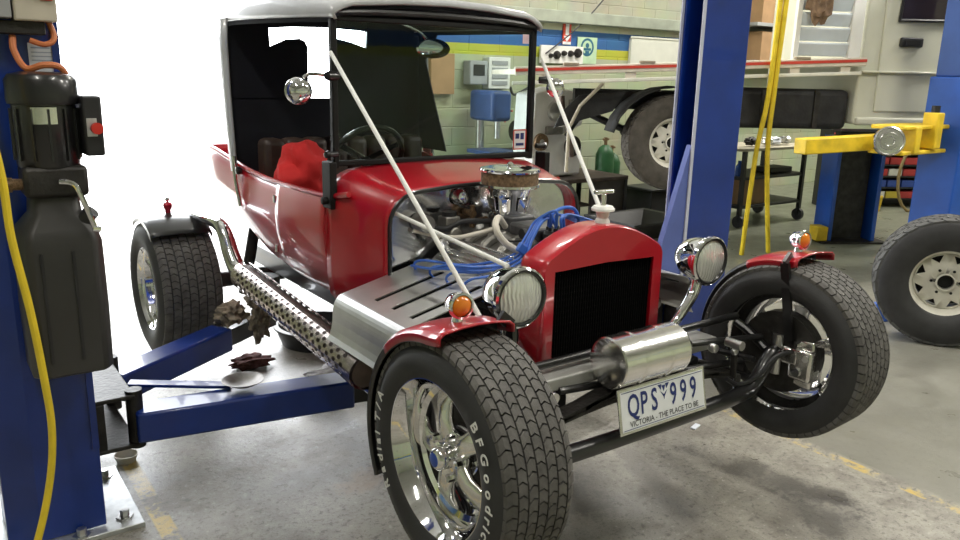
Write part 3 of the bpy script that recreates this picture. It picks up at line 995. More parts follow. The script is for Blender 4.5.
# exhaust
for s in (-1, 1):
    p0, p1 = V((s * .622, .66, .572)), V((s * .625, 1.77, .648))
    obj('side_pipe', MB().tube([p0, p1], .05, 20), rusty, car)
    tp_ = (p1 - p0)
    dirn = tp_.normalized()
    ux = V((1, 0, 0))
    uz = ux.cross(dirn).normalized()
    hs = MB()
    na, nl = 20, 42
    rr_ = .06
    A0, A1 = R(-70), R(250)

    def pt(i, j):
        a = A0 + (A1 - A0) * i / na
        return p0 + tp_ * (j / nl) + (ux * math.cos(a) - uz * math.sin(a)) * rr_
    for i in range(na):
        for j in range(nl):
            out = [pt(i, j), pt(i + .5, j), pt(i + 1, j), pt(i + 1, j + .5), pt(i + 1, j + 1), pt(i + .5, j + 1), pt(i, j + 1), pt(i, j + .5)]
            if (i + j) % 2 == 0 and 1 < j < nl - 2:
                k = .4
                inn = [pt(i + .5 + k * 1.15 * math.cos(b), j + .5 + k * 1.15 * math.sin(b)) for b in [R(225 + 45 * q) for q in range(8)]]
                # order: start at corner (0,0): angle 225 deg
                hs.add(out + inn, [(q, (q + 1) % 8, 8 + (q + 1) % 8, 8 + q) for q in range(8)])
            else:
                hs.add(out, [tuple(range(8))])
    obj('heat_shield', hs, mat('perforated_chrome', (.6, .53, .51), .24, 1, var=.18, vs=7), car, smooth=60, label='perforated chrome heat shield over the side exhaust pipe')
    obj('tail_pipe', MB().tube([(s * .625, 1.74, .645), (s * .628, 1.84, .66), (s * .63, 1.92, .72), (s * .63, 1.98, .79), (s * .63, 2.08, .825), (s * .635, 2.3, .82), (s * .64, 2.42, .815)], [.042, .024], 14, 5), chrome, car)
    obj('nerf_bar', MB().cyl((s * .58, .62, .475), (s * .6, 1.9, .6), .013, 10), chrome, car)
    # header cover, slotted
    hc = MB()

    def hz(x):
        return .785 + (abs(x) * -1 + .6) * (.08 / .33) if abs(x) < .6 else .785
    ys = [.42, .455]
    segs = [('s', .42, .465)]
    y_ = .465
    for k in range(3):
        segs.append(('o', y_, y_ + .022))
        segs.append(('s', y_ + .022, y_ + .11))
        y_ += .11
    segs.append(('s', y_, .86))
    for kind, a, b in segs:
        def strip(xa, xb, n=4):
            hc.grid([[(s * (xa + (xb - xa) * i / n), yy, .785 + (.6 - (xa + (xb - xa) * i / n)) * .245) for i in range(n + 1)] for yy in (a, b)])
        if kind == 's':
            strip(.6, .27, 6)
        else:
            strip(.6, .565, 1)
            strip(.31, .27, 1)
        prof = [(.6, .785), (.609, .782), (.617, .777), (.624, .77), (.63, .761), (.635, .75), (.6375, .738), (.639, .725), (.64, .70), (.645, .67), (.652, .65), (.662, .635)]
        hc.grid([[(s * x, yy, z) for x, z in prof] for yy in (a, b)])
    obj('header_cover', hc, mat('satin_stainless', (.7, .7, .69), .36, 1, var=.08, vs=10, bump=.04, bs=50), car, smooth=0, solid=.004, soff=0, label='slotted silver cover over the exhaust headers')
    obj('slot_shade_sheet', MB().add([(s * .59, .44, .76), (s * .28, .44, .836), (s * .28, .85, .836), (s * .59, .85, .76)], [(0, 1, 2, 3)]), dark, car, solid=.004)  # added near-black sheet that paints the shade inside the cover's slots
    for k in range(4):
        Y = .47 + k * .105
        obj('header_pipe', MB().tube([(s * .24, Y, .72), (s * .35, Y, .735), (s * .48, Y + .02, .7), (s * .57, Y + .06, .66), (s * .61, Y + .14, .6)], .024, 12, 4), rusty, car)

# engine
obj('engine_block', MB().bb(-.18, .18, .42, .86, .5, .78).bb(-.12, .12, .4, .86, .78, .9), grimy, car, bevel=.012)
for s in (-1, 1):
    rot = M.Rotation(s * R(38), 3, 'Y')
    c0 = V((s * .2, .64, .872))
    rcv = obj('rocker_cover', MB().box(c0, (.14, .42, .075), rot), satin, car, bevel=.016, seg=3)
    for k in range(6):
        obj('cover_fin', MB().box(c0 + rot @ V((-.05 + k * .02, 0, .041)), (.007, .34, .01), rot), alloy, rcv, bevel=.002)
    obj('cylinder_head', MB().box(c0 + rot @ V((0, 0, -.075)), (.17, .44, .08), rot), grimy, car, bevel=.01)
    obj('breather', MB().lathe([(.012, -.02), (.014, .02), (.022, .024), (.022, .05), (.0, .056)], axis(c0 + rot @ V((.0, .15, .05)), rot @ V((0, 0, 1))), 16), chrome, rcv)
mf = obj('intake_manifold', MB().loft([[(sx_ * w_, .64 + sy_ * d_, z) for sx_, sy_ in ((-1, -1), (1, -1), (1, 1), (-1, 1))] for z, w_, d_ in ((.85, .17, .21), (.92, .15, .2), (.95, .09, .15), (.975, .075, .13))]), castal, car, bevel=.012, seg=3)
for s in (-1, 1):
    for k in range(4):
        obj('runner', MB().tube([(s * .06, .52 + k * .08, .96), (s * .12, .5 + k * .095, .945), (s * .17, .49 + k * .1, .9)], .02, 10, 4), castal, mf)
cb = obj('carburettor', MB().bb(-.065, .065, .50, .66, .965, 1.015).bb(-.055, .055, .66, .8, .965, 1.03), mat('carburettor_grey', (.11, .11, .115), .4, .6, var=.3, vs=30), car, bevel=.012, seg=3)
obj('throttle_linkage', MB().tube([(-.07, .55, .99), (-.1, .5, .985), (-.12, .58, .965), (-.1, .7, .96)], .004, 6, 4).cyl((-.066, .56, .99), (-.085, .56, .99), .018, 14), blackm, cb)
obj('float_bowl', MB().bb(-.05, .05, .455, .5, .965, 1.01), blackm, cb, bevel=.01)
an = obj('air_intake_neck', MB().lathe([(.062, 1.015), (.068, 1.018), (.068, 1.026), (.06, 1.03), (.062, 1.06), (.072, 1.1), (.08, 1.12), (.086, 1.126)], M.Translation((0, .745, 0)), 40), chrome, car)
for k in range(8):
    a = 2 * PI * k / 8
    obj('neck_panel', MB().prism([(-.014, .0), (.014, .0), (.017, .05), (-.017, .05)], frame((.064 * math.cos(a), .745 + .064 * math.sin(a), 1.04), (-math.sin(a), math.cos(a), 0), (.26 * math.cos(a), .26 * math.sin(a), 1)), .004), chrome, an, bevel=.002)
ac = obj('air_cleaner', MB().lathe([(.06, 1.122), (.104, 1.122), (.108, 1.126), (.108, 1.134), (.1, 1.136)], M.Translation((0, .745, 0)), 40), chrome, car)
obj('filter_element', MB().lathe([(.1, 1.134), (.1025, 1.14), (.1025, 1.172), (.1, 1.178)], M.Translation((0, .745, 0)), 48), brass, ac)
obj('cleaner_lid', MB().lathe([(.1, 1.176), (.108, 1.177), (.109, 1.182), (.106, 1.188), (.085, 1.192), (.07, 1.189), (.05, 1.193), (0, 1.195)], M.Translation((0, .745, 0)), 40), chrome, ac)
obj('lid_nut', MB().lathe([(.012, 1.194), (.012, 1.204), (.006, 1.21), (0, 1.211)], M.Translation((0, .745, 0)), 12), chrome, ac)
ds = obj('distributor', MB().lathe([(.03, .9), (.03, .97), (.04, .98), (.042, 1.005), (.034, 1.017), (0, 1.02)], M.Translation((-.03, .45, 0)), 24), blackm, car)
towers = []
for k in range(9):
    a = 2 * PI * k / 8
    x, y = (-.03 + .026 * math.cos(a), .45 + .026 * math.sin(a)) if k < 8 else (-.03, .45)
    towers.append((x, y, 1.03))
    obj('tower', MB().tube([(x, y, 1.0), (x, y, 1.028)], .007, 8), blackm, ds)
for k in range(4):
    x, y, z = towers[2 + k]
    jx = random.uniform(-.012, .012)
    e_ = .48 + k * .1
    obj('spark_lead', MB().tube([(x, y, z), (x - .02, y - .02, z + .03 + .01 * k), (-.1 + jx, .445 + .01 * k, 1.05), (-.14 + jx, .44 + .012 * k, 1.0), (-.185 + jx, .43 + .02 * k, .94), (-.27, .46 + .05 * k, .895), (-.345, e_, .885), (-.35, e_ + .03, .85), (-.28, e_ + .02, .8)], .0045, 8, 5), bluelead, car)
    x, y, z = towers[(6 + k) % 8]
    obj('spark_lead', MB().tube([(x, y, z), (x, y, z + .035), (.05 + .02 * k, .45 + .02 * k, 1.06 - .012 * k), (.19, .42 + .05 * k, 1.0), (.27, .45 + .07 * k, .88), (.3, e_, .78), (.26, e_ + .02, .735)], .0045, 8, 5), bluelead, car)
obj('spark_lead', MB().tube([towers[8], (-.05, .45, 1.07), (0, .45, 1.09), (.06, .46, 1.075), (.09, .48, 1.02), (.1, .6, .98)], .006, 8, 5), bluelead, car)
for dz in (0, .012):
    obj('spark_lead', MB().tube([(-.22, .45, .91 + dz), (-.31, .52, .9 + dz), (-.36, .6, .895 + dz), (-.37, .68, .88), (-.36, .82, .86)], .0045, 8, 5), bluelead, car)
obj('lead_clip', MB().box((-.165, .445, .965), (.06, .015, .03), M.Rotation(R(35), 3, 'Y')), bluelead, car, bevel=.004)
obj('heater_hose', MB().tube([(-.08, .66, 1.0), (-.17, .58, 1.05), (-.225, .52, 1.03), (-.2, .49, .98), (-.12, .46, .94), (-.04, .42, .93)], .011, 10, 6), hosecream, car)
obj('fuel_hose', MB().tube([(-.07, .76, 1.0), (-.16, .8, 1.0), (-.24, .8, .98), (-.3, .86, .99)], .01, 10, 6), blackm, car)
obj('fuel_hose', MB().tube([(-.06, .72, .985), (-.15, .74, .965), (-.23, .77, .955), (-.32, .87, .97)], .008, 10, 6), hosecream, car)
obj('radiator_hose', MB().tube([(.0, .44, .93), (-.03, .4, .945), (-.06, .36, .96), (-.08, .33, .96)], .028, 14, 5), blackm, car)
obj('hose_clamp', MB().tube([(-.045, .38, .952), (-.055, .368, .957)], .031, 16), satin, car)
obj('thermostat_housing', MB().lathe([(.04, -.04), (.04, .0), (.034, .03), (.028, .05)], axis((.0, .46, .9), (0, -.5, 1)), 18), castal, car)
obj('cooling_fan', MB().lathe([(0, .02), (.04, .018), (.045, 0), (0, 0)], axis((0, .39, .78), (0, -1, 0)), 20), satin, car)
for k in range(5):
    a = 2 * PI * k / 5
    obj('fan_blade', MB().box((.11 * math.cos(a), .385, .78 + .11 * math.sin(a)), (.15, .004, .06), M.Rotation(-a, 3, 'Y') @ M.Rotation(R(25), 3, 'X')), satin, car)
# brake booster and fittings on the firewall
mc = obj('master_cylinder', MB().cyl((-.2, .88, .96), (-.2, .78, .96), .025, 16).bb(-.23, -.17, .8, .86, .97, 1.02), castal, car, bevel=.005)
obj('reservoir_cap', MB().cyl((-.2, .83, 1.02), (-.2, .83, 1.035), .026, 16), blackm, mc)
obj('heater_tap', MB().cyl((-.1, .88, 1.02), (-.1, .82, 1.02), .012, 12).cyl((-.1, .83, .97), (-.1, .83, 1.05), .01, 12).cyl((-.06, .87, .98), (-.06, .8, 1.0), .012, 12), brass, car)
obj('dome_fitting', MB().lathe([(.03, 0), (.03, .02), (.022, .035), (0, .042)], axis((-.13, .875, 1.075), (0, -1, .1)), 20), chrome, car)
obj('wiper_motor', MB().cyl((-.3, .88, 1.0), (-.3, .81, 1.0), .03, 18), castal, car)
obj('ignition_coil', MB().cyl((.12, .83, .98), (.12, .72, .97), .026, 18), blackm, car)
jk = lump((-.335, 1.76, 1.055), (.13, .12, .145), 3, .35, 1.8, 4)
tag(obj('seat_cover', jk, redtrim, smooth=60), 'crumpled bright red cloth lying on the car seat', 'cloth')


# ------------------------------------------------------------------ the lift the car hangs on
def lift_post(s, label, yf, m):
    """post with base; s = -1 beside the roller door, +1 on the other side; local x measured from the car's middle"""
    t = thing('lift_post', label, 'vehicle lift', (s * 1.5, yf + .15, 0), 0, 'posts of the car lift')

    def P(x, y, z):
        return (s * x - s * 1.5, y - (yf + .15), z)
    if s < 0:
        out = [(1.34, yf), (1.53, yf), (1.62, yf + .06), (1.62, yf + .28), (1.53, yf + .34), (1.34, yf + .34)]
        inn = [(1.34, yf + .33), (1.53, yf + .33), (1.61, yf + .275), (1.61, yf + .065), (1.53, yf + .01), (1.34, yf + .01)]
    else:
        out = [(1.355, yf), (1.7, yf), (1.715, yf + .015), (1.715, yf + .105), (1.7, yf + .12), (1.355, yf + .12)]
        inn = [(1.355, yf + .11), (1.69, yf + .11), (1.705, yf + .1), (1.705, yf + .02), (1.69, yf + .01), (1.355, yf + .01)]
    bk = .34 if s < 0 else .12
    poly = out + inn
    vs = [P(x, y, .02) for x, y in poly] + [P(x, y, 2.75) for x, y in poly]
    n = len(poly)
    col_ = MB().add(vs, [(i, (i + 1) % n, n + (i + 1) % n, n + i) for i in range(n)] + [(0, 11, 10, 1), (1, 10, 9, 2), (2, 9, 8, 3), (3, 8, 7, 4), (4, 7, 6, 5)]
                    + [tuple(n + q for q in f) for f in ((0, 11, 10, 1), (1, 10, 9, 2), (2, 9, 8, 3), (3, 8, 7, 4), (4, 7, 6, 5))])
    obj('column', col_, m, t, smooth=0, bevel=.004)
    for yy in (yf - .004, yf + bk + .004):
        obj('column_edge', MB().add([], []).bar(P(1.35, yy, .3), P(1.35, yy, 2.7), .02, .006, (0, 1, 0)), bluep if s < 0 else mat('worn_pale_edge', (.5, .52, .62), .4), t)
    bp = obj('base_plate', MB().bb(P(1.23, 0, 0)[0], P(1.72, 0, 0)[0], -.2, .27, 0, .018), steelp, t, bevel=.003)
    for x, y in ((1.28, -.13), (1.28, .2), (1.67, -.14), (1.67, .22), (1.42, -.175)):
        obj('anchor_bolt', MB().lathe([(.028, .018), (.028, .022), (.015, .022), (.015, .045), (0, .046)], M.Translation((s * x - s * 1.5, y, 0)), 6), satin, bp, smooth=20)
    obj('carriage', MB().bb(P(1.36, 0, 0)[0], P(1.55, 0, 0)[0], -.13, -.15 + bk - .02, .2, 1.0), grimy, t, bevel=.006)
    # yoke that carries the two arms
    yk = MB()
    for z0, z1 in ((.405, .42), (.225, .24)):
        yk.bb(P(1.2, 0, 0)[0], P(1.38, 0, 0)[0], -.06, .5, z0, z1)
    yk.bb(P(1.3, 0, 0)[0], P(1.345, 0, 0)[0], -.06, .5, .24, .405)
    obj('arm_yoke', yk, grimy, t, bevel=.004)
    for (a, b, ext, w) in (((1.2, yf + .12), (.44, yf + .0), (.22, yf - .05), .13), ((1.2, yf + .5), (.66, yf + .86), (.36, yf + 1.06), .12)):
        pa, pb, pe = V(P(a[0], a[1], .305)), V(P(b[0], b[1], .305)), V(P(ext[0], ext[1], .305))
        arm = obj('arm', MB().bar(pa, pb, w, .11), m, t, bevel=.01)
        obj('arm_pin', MB().cyl(pa + V((0, 0, -.085)), pa + V((0, 0, .125)), .028, 16), grimy, arm)
        obj('arm_extension', MB().bar(pa.lerp(pb, .6), pe, w * .72, .08), blackp, arm, bevel=.005)
        obj('lift_pad', MB().cyl(pe + V((0, 0, .03)), pe + V((0, 0, .17)), .03, 14).cyl(pe + V((0, 0, .17)), pe + V((0, 0, .212)), .06, 22), blackm, arm)
    q0, q1 = V(P(1.18, yf + .3, .385)), V(P(.86, yf + .13, .367))
    obj('arm_restraint', MB().bar(q0, q1, .05, .012), m, t, bevel=.003)
    if s > 0:
        obj('gusset', MB().add([P(1.345, yf + .0, 1.2), P(1.345, yf + .0, .45), P(1.12, yf + .0, .45), P(1.18, yf + .0, .7), P(1.345, yf + .03, 1.2), P(1.345, yf + .03, .45), P(1.12, yf + .03, .45), P(1.18, yf + .03, .7)],
            [(0, 1, 2, 3), (7, 6, 5, 4), (0, 3, 7, 4), (3, 2, 6, 7), (2, 1, 5, 6), (1, 0, 4, 5)]), mat('pale_blue_guard', (.1, .14, .4), .4), t, smooth=0)
    return t


pL = lift_post(-1, 'deep blue lift post carrying the black hydraulic power unit', 1.15, bluep)
pR = lift_post(1, 'deep blue lift post with pale guard plate behind the radiator', 1.06, bluep)
pL.pop('group', None) if hasattr(pL, 'pop') else None

# power unit on the post
pu = thing('hydraulic_power_unit', 'black electric hydraulic pump with plastic reservoir bolted to the blue post', 'pump', (-1.41, 1.04, .63))


def L_(x, y, z):
    return (x + 1.41, y - 1.04, z - .63)


motor = obj('motor', MB().lathe([(0, .60), (.076, .60), (.08, .605), (.08, .77), (.088, .772), (.09, .78), (.09, .835), (.08, .85), (.05, .857), (0, .858)], None, 32), blackp, pu, smooth=40)
for k in range(12):
    a = 2 * PI * k / 12
    obj('cooling_rib', MB().box((.082 * math.cos(a), .082 * math.sin(a), .69), (.008, .006, .14), M.Rotation(a, 3, 'Z')), blackp, motor)
obj('name_plate', MB().lathe([(.0815, .72), (.0815, .765)], None, 8, a0=R(-120), a1=R(-75)), alloy, motor, smooth=60)
obj('pump_head', MB().bb(-.075, .085, -.075, .06, .52, .605), grimy, pu, bevel=.012)
sbx = obj('switch_box', MB().bb(.085, .135, -.075, .05, .63, .795), blackm, pu, bevel=.006)
obj('switch_plate', MB().bb(.092, .118, -.079, -.075, .685, .735), steelp, sbx)
obj('stop_button', MB().lathe([(.01, 0), (.01, .012), (.016, .014), (.016, .026), (0, .028)], axis((.112, -.078, .708), (0.1, -1, 0)), 16), mat('red_button', (.6, .03, .02), .35), sbx)
obj('release_lever', MB().tube([(.01, -.085, .565), (.04, -.1, .56), (.055, -.105, .53), (.085, -.105, .43)], [.008, .0075], 10, 3), chrome, pu)
obj('lever_tip', MB().cyl((.078, -.105, .432), (.098, -.105, .428), .01, 10), chrome, pu)
obj('hydraulic_fitting', MB().cyl((-.075, -.03, .555), (-.15, -.03, .56), .016, 12).cyl((-.1, -.03, .555), (-.12, -.03, .556), .022, 6), brass, pu)
sec = lambda w, d, z, yo=0: [(x * w, y * d + yo, z) for x, y in ((-1, -.7), (-.8, -1), (.8, -1), (1, -.7), (1, 1), (-1, 1))]
rv = obj('oil_reservoir', MB().loft([sec(.1, .09, 0.0), sec(.106, .095, .01), sec(.108, .098, .2), sec(.106, .096, .39), sec(.095, .085, .43), sec(.065, .06, .47), sec(.06, .055, .525)]), mat('translucent_black_tank', (.035, .034, .033), .42, var=.2, vs=4), pu, smooth=40, bevel=.012, seg=3)
obj('filler_cap', MB().cyl((.06, -.05, .44), (.085, -.07, .475), .022, 14), blackm, rv)
obj('tank_groove', MB().bb(-.06, -.052, -.1005, -.094, .05, .37).bb(.02, .028, -.1005, -.094, .05, .37), blackm, rv)

# control box above the pump
jb = thing('control_box', 'beige electrical box with red button at the top of the post', 'switch box', (-1.41, 1.1, 1.62))
obj('box_body', MB().bb(-.045, .06, -.05, .04, .0, .16), beige, jb, bevel=.005)
obj('box_base', MB().bb(-.2, .03, -.03, .04, -.035, .0), grimy, jb, bevel=.004)
obj('terminal_block', MB().bb(-.16, -.05, -.05, .03, .005, .12), greypl, jb, bevel=.004)
obj('push_button', MB().cyl((.035, -.05, .075), (.035, -.07, .075), .013, 14).bb(.02, .05, -.054, -.05, .055, .095), mat('red_button', (.6, .03, .02), .35), jb)
cb_ = MB().tube([(-1.37, 1.1, 1.63), (-1.36, 1.08, 1.58), (-1.385, 1.07, 1.56), (-1.42, 1.08, 1.57)], .008, 8, 5)
tag(obj('power_cable', cb_, orange), 'short orange cable looping under the beige control box', 'cable')
cb_ = MB().tube([(-1.46, 1.09, 1.58), (-1.462, 1.07, 1.54), (-1.44, 1.05, 1.495), (-1.40, 1.03, 1.505), (-1.36, 1.03, 1.5), (-1.34, 1.04, 1.465), (-1.335, 1.045, 1.43)], .009, 8, 5)
tag(obj('power_cable', cb_, orange), 'orange cable curving down into the black pump motor', 'cable')
lb = thing('paper_label', 'pale printed paper label stuck on the blue post', 'label', (-1.385, 1.148, 1.505))
obj('sheet', MB().bb(-.035, .035, -.002, 0, -.02, .06), paper, lb, smooth=0)
obj('print', MB().bb(-.028, .02, -.0028, -.002, .045, .049).bb(-.028, .026, -.0028, -.002, .033, .036).bb(-.028, .024, -.0028, -.002, .022, .025).bb(-.028, .026, -.0028, -.002, .011, .014), mat('faded_ink', (.35, .42, .55), .6), lb, smooth=0)
hp = MB().tube([(-1.62, 1.0, 1.9), (-1.56, .92, 1.4), (-1.54, .9, 1.22), (-1.535, .9, 1.06), (-1.512, .9, .86), (-1.497, .9, .65), (-1.493, .9, .5), (-1.512, .9, .35), (-1.56, .88, .19), (-1.62, .85, .08), (-1.7, .8, .025), (-1.8, .7, .02)], .0105, 10, 6)
tag(obj('air_hose', hp, yhose), 'yellow hose running down in front of the pump to the floor', 'hose')

# things on the arms and floor under the car
dsh_ = lambda r: [(0, 0.004), (r * .45, .004), (r * .62, .01), (r * .9, .022), (r, .026), (r * 1.02, .029), (r * .96, .029), (r * .6, .016), (r * .42, .011), (0, .011)]
tag(obj('parts_dish', MB().lathe([(r, z - .004) for r, z in dsh_(.075)], None, 36), mat('dull_dish_steel', (.2, .19, .18), .4, .8, var=.3, vs=30), loc=(-.83, 1.235, .375), smooth=60), 'round steel dish resting on the lift arm near the front wheel', 'dish')
tag(obj('parts_dish', MB().lathe([(r, z - .004) for r, z in dsh_(.07)], None, 36), chrome, loc=(-.43, 2.13, .43), smooth=60), 'shiny round dish on rags beside the exhaust pipe', 'dish')
tag(obj('rag', lump((-.62, 2.0, .415), (.065, .06, .05), 5, .6, 2.6, 4), dirtyrag, smooth=70), 'crumpled dirty rag on the rear lift arm by the tyre', 'rag')
tag(obj('rag', lump((-.52, 1.9, .39), (.04, .06, .075), 9, .6, 2.6, 4), dirtyrag, smooth=70), 'grubby rag hanging off the end of the rear lift arm', 'rag')
tag(obj('rag', lump((-.41, 2.18, .398), (.07, .07, .035), 2, .5, 2.0, 3), dirtyrag, smooth=70), 'flattened grey rag under the shiny dish', 'rag')
tag(obj('rag', lump((-.42, 2.35, .03), (.1, .06, .03), 12, .6, 2.6, 4), redrag, smooth=70), 'dull red rag dropped on the floor behind the arm', 'rag')
tag(obj('rag', lump((-.1, 1.9, .04), (.2, .1, .06), 15, .5, 2.6, 4), mat('grey_rag', (.33, .33, .34), .9, var=.4, vs=30), smooth=70), 'pale grey rag on the floor under the exhaust pipe', 'rag')
tag(obj('oil_drain_pan', MB().lathe([(0, 0), (.2, 0), (.24, .1), (.25, .1), (.25, .11), (.22, .11), (.19, .015), (0, .015)], None, 32), blackm, loc=(.05, 2.55, 0)), 'black round drain pan on the floor under the car', 'pan')
tag(obj('paint_chip', MB().box((0, 0, .004), (.06, .025, .008)), paper, loc=(.98, .6, 0), rot=(0, 0, .3), bevel=.003), 'scrap of white paper lying near the yellow line', 'paper')
tag(obj('cup', MB().lathe([(0, 0), (.03, 0), (.042, .03), (.045, .03), (.034, -.0), (0, .004)], None, 20), hosecream, loc=(-1.18, 1.62, .001)), 'squashed pale cup on the floor beside the post', 'cup')


# ------------------------------------------------------------------ ute on the other lift
UA = R(-30)
UD = V((math.cos(UA), math.sin(UA), 0))
UN = V((-math.sin(UA), math.cos(UA), 0))
ute = thing('utility_truck', 'cream single cab tray truck raised on the yellow-armed lift', 'truck', (3.31, 2.86, 0), UA)
# local: x forward (towards the cab), y away from the camera, z up
# cab side outline
cab = [(1.47, 1.18), (1.47, 2.75), (1.55, 2.95), (2.3, 2.97), (2.65, 2.55), (2.85, 2.15), (3.7, 2.05), (3.8, 1.5), (3.75, 1.2), (3.5, 1.15), (3.35, 1.45), (3.05, 1.55), (2.8, 1.45), (2.65, 1.18)]
obj('cab', MB().prism([(x, z) for x, z in cab], frame((0, -.02, 0), (1, 0, 0), (0, 0, 1)), -1.65), cream, ute, smooth=0, bevel=.025, seg=3)
dr = obj('door', MB().prism([(1.635, 1.285), (2.6, 1.285), (2.63, 1.7), (2.63, 2.04), (2.4, 2.6), (1.7, 2.62), (1.62, 2.15)], frame((0, -.035, 0), (1, 0, 0), (0, 0, 1)), -.02), cream, ute, smooth=0, bevel=.01, seg=3)
obj('door_window', MB().prism([(1.745, 2.005), (2.55, 2.01), (2.32, 2.5), (1.765, 2.52)], frame((0, -.04, 0), (1, 0, 0), (0, 0, 1)), -.012), mat('dark_glass', (.03, .022, .025), .08, 0, .5), dr, smooth=0)
obj('window_seal', MB().tube([(1.74, -.05, 2.0), (2.56, -.05, 2.005), (2.33, -.05, 2.51), (1.76, -.05, 2.53)], .016, 8, closed=True), blackm, dr)
obj('door_handle', MB().bb(1.77, 1.96, -.065, -.03, 1.795, 1.87), blackm, dr, bevel=.012)
obj('handle_recess', MB().bb(1.8, 1.93, -.07, -.063, 1.81, 1.845), dark, dr)
obj('body_crease', MB().bb(1.475, 2.62, -.066, -.02, 1.59, 1.608), cream, ute, bevel=.006)
obj('sill', MB().bb(1.49, 2.65, -.05, .02, 1.175, 1.24), cream, ute, bevel=.02, seg=3)


def tz(x):
    return (x + 1.4) * (.15 / 3.13)


deck = MB()
deck.prism([(-1.33, 1.51), (1.45, 1.64), (1.45, 1.68), (-1.33, 1.55)], frame((0, -.06, 0), (1, 0, 0), (0, 0, 1)), -1.6)
obj('tray_deck', deck, creamt, ute, smooth=0)
obj('tray_rail', MB().bar((-1.33, -.07, 1.535), (1.48, -.07, 1.675), .06, .065), creamt, ute, bevel=.006)
obj('red_stripe', MB().bar((-1.33, -.103, 1.542), (1.48, -.103, 1.682), .006, .022), redline, ute)
obj('rope_rail', MB().bar((-1.35, -.09, 1.445), (1.45, -.09, 1.585), .03, .028), mat('white_rail', (.72, .71, .62), .45), ute, bevel=.006)
for x in (-1.1, -.42, .3, .9, 1.32):
    obj('rail_post', MB().bb(x - .04, x + .04, -.085, -.055, 1.44 + tz(x), 1.54 + tz(x)), creamt, ute)
for x in (-.9, -.3, .42, .95):
    obj('rope_hook', MB().box((x, -.09, 1.575 + tz(x)), (.12, .04, .02)), mat('rusty_hook', (.3, .25, .18), .6), ute, bevel=.004)
hb = obj('headboard_frame', MB().bb(.89, .93, -.05, .0, 1.66, 2.6).bb(1.34, 1.44, -.06, .0, 1.68, 2.7).bb(.89, 1.44, -.05, 0, 2.55, 2.62), white, ute, bevel=.006)
for k in range(7):
    obj('slat', MB().box((1.135, -.025, 1.76 + k * .115), (.42, .03, .105), M.Rotation(R(16), 3, 'X')), mat('grey_white_slat', (.55, .6, .64), .4, var=.08), hb, bevel=.01)
obj('rope_bundle', lump((1.06, -.07, 2.12), (.09, .05, .16), 4, .6, 2.5, 3), mat('brown_rope', (.2, .13, .08), .9, var=.5, vs=20), ute)
obj('chassis_beam', MB().bb(-.6, 3.5, .35, .45, 1.25, 1.4).bb(-.6, 3.5, 1.1, 1.2, 1.25, 1.4), utedark, ute)
obj('mudguard', MB().grid([[(.52 * math.cos(a), y, 1.0 + .45 * math.sin(a)) for y in (0.0, .3)] for a in [R(10 + 16 * k) for k in range(11)]]), utedark, ute, solid=.01)
obj('side_guard', MB().prism([(-.92, 1.22), (-.97, 1.1), (-.5, 1.24), (-.4, 1.4), (-.78, 1.36)], frame((0, .1, 0), (1, 0, 0), (0, 0, 1)), -.02), utedark, ute, smooth=0)
obj('fuel_tank', MB().bb(.48, 1.46, .03, .5, 1.13, 1.45), utedark, ute, bevel=.05, seg=3)
for x in (.7, 1.15):
    obj('tank_strap', MB().bb(x, x + .04, .015, .03, 1.14, 1.44), grimy, ute)
obj('leaf_spring', MB().tube([(-.7, .5, 1.25), (-.3, .5, 1.08), (0, .5, 1.05), (.3, .5, 1.08), (.6, .5, 1.25)], .03, 8, 4), utedark, ute)
obj('rear_axle', MB().cyl((0, .2, 1.0), (0, 1.45, 1.0), .06, 14).lathe([(0, .16), (.12, .12), (.17, 0), (.12, -.12), (0, -.16)], axis((0, .85, 1.0), (1, 0, 0)), 18), utedark, ute)
obj('exhaust_stub', MB().tube([(-.9, .2, 1.35), (-.88, .2, 1.2), (-.82, .2, 1.05), (-.8, .2, .86)], .022, 8, 4), rusty, ute)
obj('brace_rod', MB().tube([(-.62, -.02, 1.46), (-.78, .05, 1.28), (-.86, .06, 1.1), (-.86, .08, .75)], .014, 8), mat('pale_rod', (.4, .36, .27), .5), ute)


